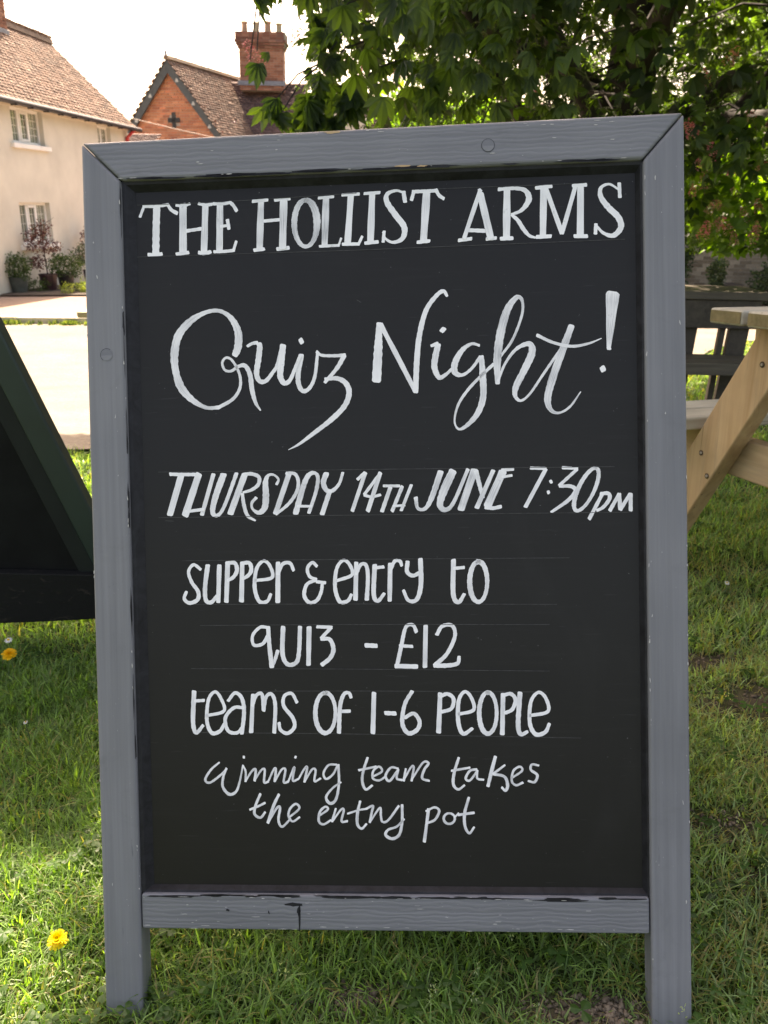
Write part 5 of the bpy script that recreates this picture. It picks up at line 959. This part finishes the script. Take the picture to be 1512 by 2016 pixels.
P=crown_pts(15000,2.4,8.0); P=P[flecks(P)]; V,F,C=scatter(P,RNG.uniform(.14,.26,len(P)),simple_palm(5),unit2(RNG.normal(0,1,(len(P),3))),PL,.5); VSa.append(V);FSa.append(F+o_);CSa.append(C);o_+=len(V)
n=4200; tx=RNG.uniform(-.22,2.0,n); ty=RNG.uniform(.2,3.6,n); zz=RNG.uniform(2.3,4.6,n); kx=RNG.uniform(0,1,n)<.14; tx[kx]=RNG.uniform(-.72,-.4,kx.sum()); ty[kx]=RNG.uniform(1.1,1.75,kx.sum())  # unseen leaves added above the view, placed towards the sun to shade the lawn
kk=np.ones(n,bool); dp=np.arange(360); tx[dp]=np.array([-1.15,-1.6,-1.3])[dp%3]+RNG.normal(0,.16,360); ty[dp]=np.array([3.62,3.72,4.05])[dp%3]+RNG.normal(0,.06,360); zz[dp]=RNG.uniform(2.6,3.4,360); P=np.stack([tx+SUNV[0]/SUNV[2]*zz,ty+SUNV[1]/SUNV[2]*zz,zz],-1)[kk]; P=P[P[:,2]>.88+.215*P[:,1]+.35]  # three added clumps among them cast dapples on the road
V,F,C=scatter(P,RNG.uniform(.13,.22,len(P)),simple_palm(5),unit2(RNG.normal(0,1,(len(P),3))),PL,.35); VSa.append(V);FSa.append(F+o_);CSa.append(C);o_+=len(V)
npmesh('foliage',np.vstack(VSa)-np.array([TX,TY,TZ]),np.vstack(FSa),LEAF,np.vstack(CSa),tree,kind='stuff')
# big individual hanging leaves nearest the camera (shared meshes)
lm=[]
for k in range(5):
    V,F=palmate(random.choice((5,5,6,7)),random.uniform(.3,.8),.2)
    me=bpy.data.meshes.new('leaf'); me.from_pydata([tuple(v) for v in V],[],[tuple(map(int,f)) for f in F]); a=me.color_attributes.new('col','FLOAT_COLOR','POINT')
    c=np.ones((len(V),4),dtype=np.float32); b=[(.026,.044,.022),(.034,.056,.026),(.022,.040,.020),(.044,.072,.028),(.028,.048,.022)][k]; c[:,:3]=b; a.data.foreach_set('color',c.ravel()); me.materials.append(LEAF); lm.append(me)
def W(px,py,Y):     # world point seen in direction of (px,py) at distance Y
    d=ix*((px-756)/1635)+iy*((py-1008)/1635)+fw; return Vector((0,0,HC))+d*(Y/d.y)
def leaf(pos,size,az,tilt):
    o=bpy.data.objects.new('leaf',random.choice(lm)); COL.objects.link(o); o.parent=tree; o.location=Vector(pos)-Vector((TX,TY,TZ)); o.rotation_euler=(random.uniform(-.4,.4),tilt,az); o.scale=(size,)*3
for k in range(215):
    px=random.uniform(600,1020)+random.choice((0,0,120)); py=random.uniform(-20,235); Y=random.uniform(2.9,4.2)
    if px<640 and py>200 and random.random()<.6: continue
    leaf(W(px,py-20,Y),random.uniform(.045,.085),random.uniform(0,6.28),random.uniform(-.2,1.3))
for k in range(26): leaf(W(random.uniform(1360,1530),random.uniform(60,330),random.uniform(3.6,4.6)),random.uniform(.05,.08),random.uniform(0,6.28),random.uniform(-.2,1.2))
sprig=MB()
def spr(px,py,Y,k,sz,anchor):
    c=W(px,py,Y); an=W(*anchor); sprig.tube([an-Vector((TX,TY,TZ)),an.lerp(c,.5)+Vector((0,0,.03))-Vector((TX,TY,TZ)),c-Vector((TX,TY,TZ))],[.004,.003,.002],5)
    for q in range(k): leaf(c+Vector((random.gauss(0,.015),random.gauss(0,.02),random.gauss(0,.01))),sz*random.uniform(.8,1.1),random.uniform(0,6.28),random.uniform(.9,1.5))
spr(528,-16,3.1,4,.05,(560,-90,3.2)); spr(512,6,3.1,2,.055,(524,-60,3.1)); spr(492,118,3.2,1,.075,(520,-60,3.3)); spr(506,100,3.2,1,.03,(520,-60,3.3))
spr(530,212,3.2,3,.075,(640,120,3.4)); spr(548,232,3.2,2,.06,(640,120,3.4))
for a_,b_ in ((618,185),(640,110),(612,228),(632,150),(660,20),(640,60),(605,200),(655,235),(690,190),(590,238),(625,30)): spr(a_,b_,random.uniform(3.2,3.6),6,random.uniform(.055,.085),(a_+90,b_-70,3.6))
sprig.build('sprig',BARK,tree,kind='stuff')
# pink flower spikes
fl=[]
for k in range(3):
    VS.clear();FS.clear();CS.clear()
    for q in range(95):
        t=random.random(); r=.035*(1-t*.75)+.006; a=random.uniform(0,6.28); c=np.array([r*math.cos(a),r*math.sin(a),.15*t]); f=unit((math.cos(a),math.sin(a),random.uniform(-.2,.6))); s=unit(np.cross(f,(0,0,1)))
        cc=random.choice(((.80,.24,.27),(.85,.34,.36),(.7,.16,.2),(.85,.48,.42)))
        put(*leafcard(c,f,s,.020,.014,.2,((0,.4),(.6,1.),(1,.4))),cc)
    put([np.array([-.003,0,-.05]),np.array([.003,0,-.05]),np.array([0,0,.15])],[(0,1,2)],(.15,.12,.05))
    me=bpy.data.meshes.new('blossom'); me.from_pydata([tuple(v) for v in VS],[],FS); a=me.color_attributes.new('col','FLOAT_COLOR','POINT'); c=np.ones((len(VS),4),dtype=np.float32); c[:,:3]=np.array(CS); a.data.foreach_set('color',c.ravel()); me.materials.append(PETAL); fl.append(me)
def bloom(px,py,Y,s=1):
    o=bpy.data.objects.new('blossom',random.choice(fl)); COL.objects.link(o); o.parent=tree; o.location=W(px,py+12,Y)-Vector((TX,TY,TZ)); o.scale=(s,)*3; o.rotation_euler=(random.uniform(-.6,.6),random.uniform(-.6,.6),random.uniform(0,6))
for px,py in ((1362,372),(1387,360),(1453,376),(1381,458),(1404,441),(1436,446),(1478,466),(1446,470),(1496,406),(1466,426),(1490,332),(1365,255),(1408,303),(1397,150),(1432,115),(1482,222),(1368,320),(1440,330),(1500,250),(1420,400),(1392,408),(1490,440)): bloom(px,py,random.uniform(3.9,4.4),random.uniform(.34,.58))
for px,py,Y,s in ((503,106,3.3,.45),(508,122,3.3,.35),(583,85,4.5,.6),(725,120,4.2,.7),(770,168,4.2,.7),(1035,150,5,.7),(930,175,5,.7),(625,255,3.9,.8),(1050,190,5,.6)): bloom(px,py,Y,s)
# leaf masses at the crown's right hem, sunlight put into their lighter colours
VSa=[];FSa=[];CSa=[];o_=0; n=2600
px=RNG.uniform(1300,1620,n); py=RNG.uniform(250,505,n); Yd=RNG.uniform(4.3,6.2,n)
k=(py<395+95*np.sin((px-1340)/175*3.14159)+18*np.sin(px*.13)+RNG.normal(0,10,n))
k&=(RNG.uniform(0,1,n)<.35+.5*((py-250)/250)); px,py,Yd=px[k],py[k],Yd[k]
P=np.array([tuple(W(a,b,c)) for a,b,c in zip(px,py,Yd)])
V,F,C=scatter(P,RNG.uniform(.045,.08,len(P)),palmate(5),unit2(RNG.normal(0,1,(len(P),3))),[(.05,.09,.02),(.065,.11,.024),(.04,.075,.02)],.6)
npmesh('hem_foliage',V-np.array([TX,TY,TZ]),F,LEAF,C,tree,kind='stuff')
# ================================================================= background trees
def bgtree(x,y,r,h,n,label,pal,L=.3):
    z=float(G(x,y)); t=empty('broadleaf_tree',(x,y,z)); tag(t,label,'tree','background trees')
    MB().tube([(0,0,-.2),(.1,0,h*.35),(0,.1,h*.7)],[.25,.2,.08],8).build('trunk',BARK,t,smooth=True)
    foliage('crown',t,(0,0,h*.58),(r,r,h*.45),n,L,pal,LEAF,shell=.35)
bgtree(12.2,22,4.6,8.5,20000,'dark broad tree standing behind the garden wall at the right edge',PI)
bgtree(8.9,25,3.0,4.4,9000,'smaller dark tree behind the hedge, seen through the chestnut leaves',[(.05,.09,.03),(.04,.07,.022)])
bgtree(1.5,33,3.2,5.6,9000,'distant green tree between the cottages and the chestnut',[(.06,.11,.03),(.045,.085,.025)])
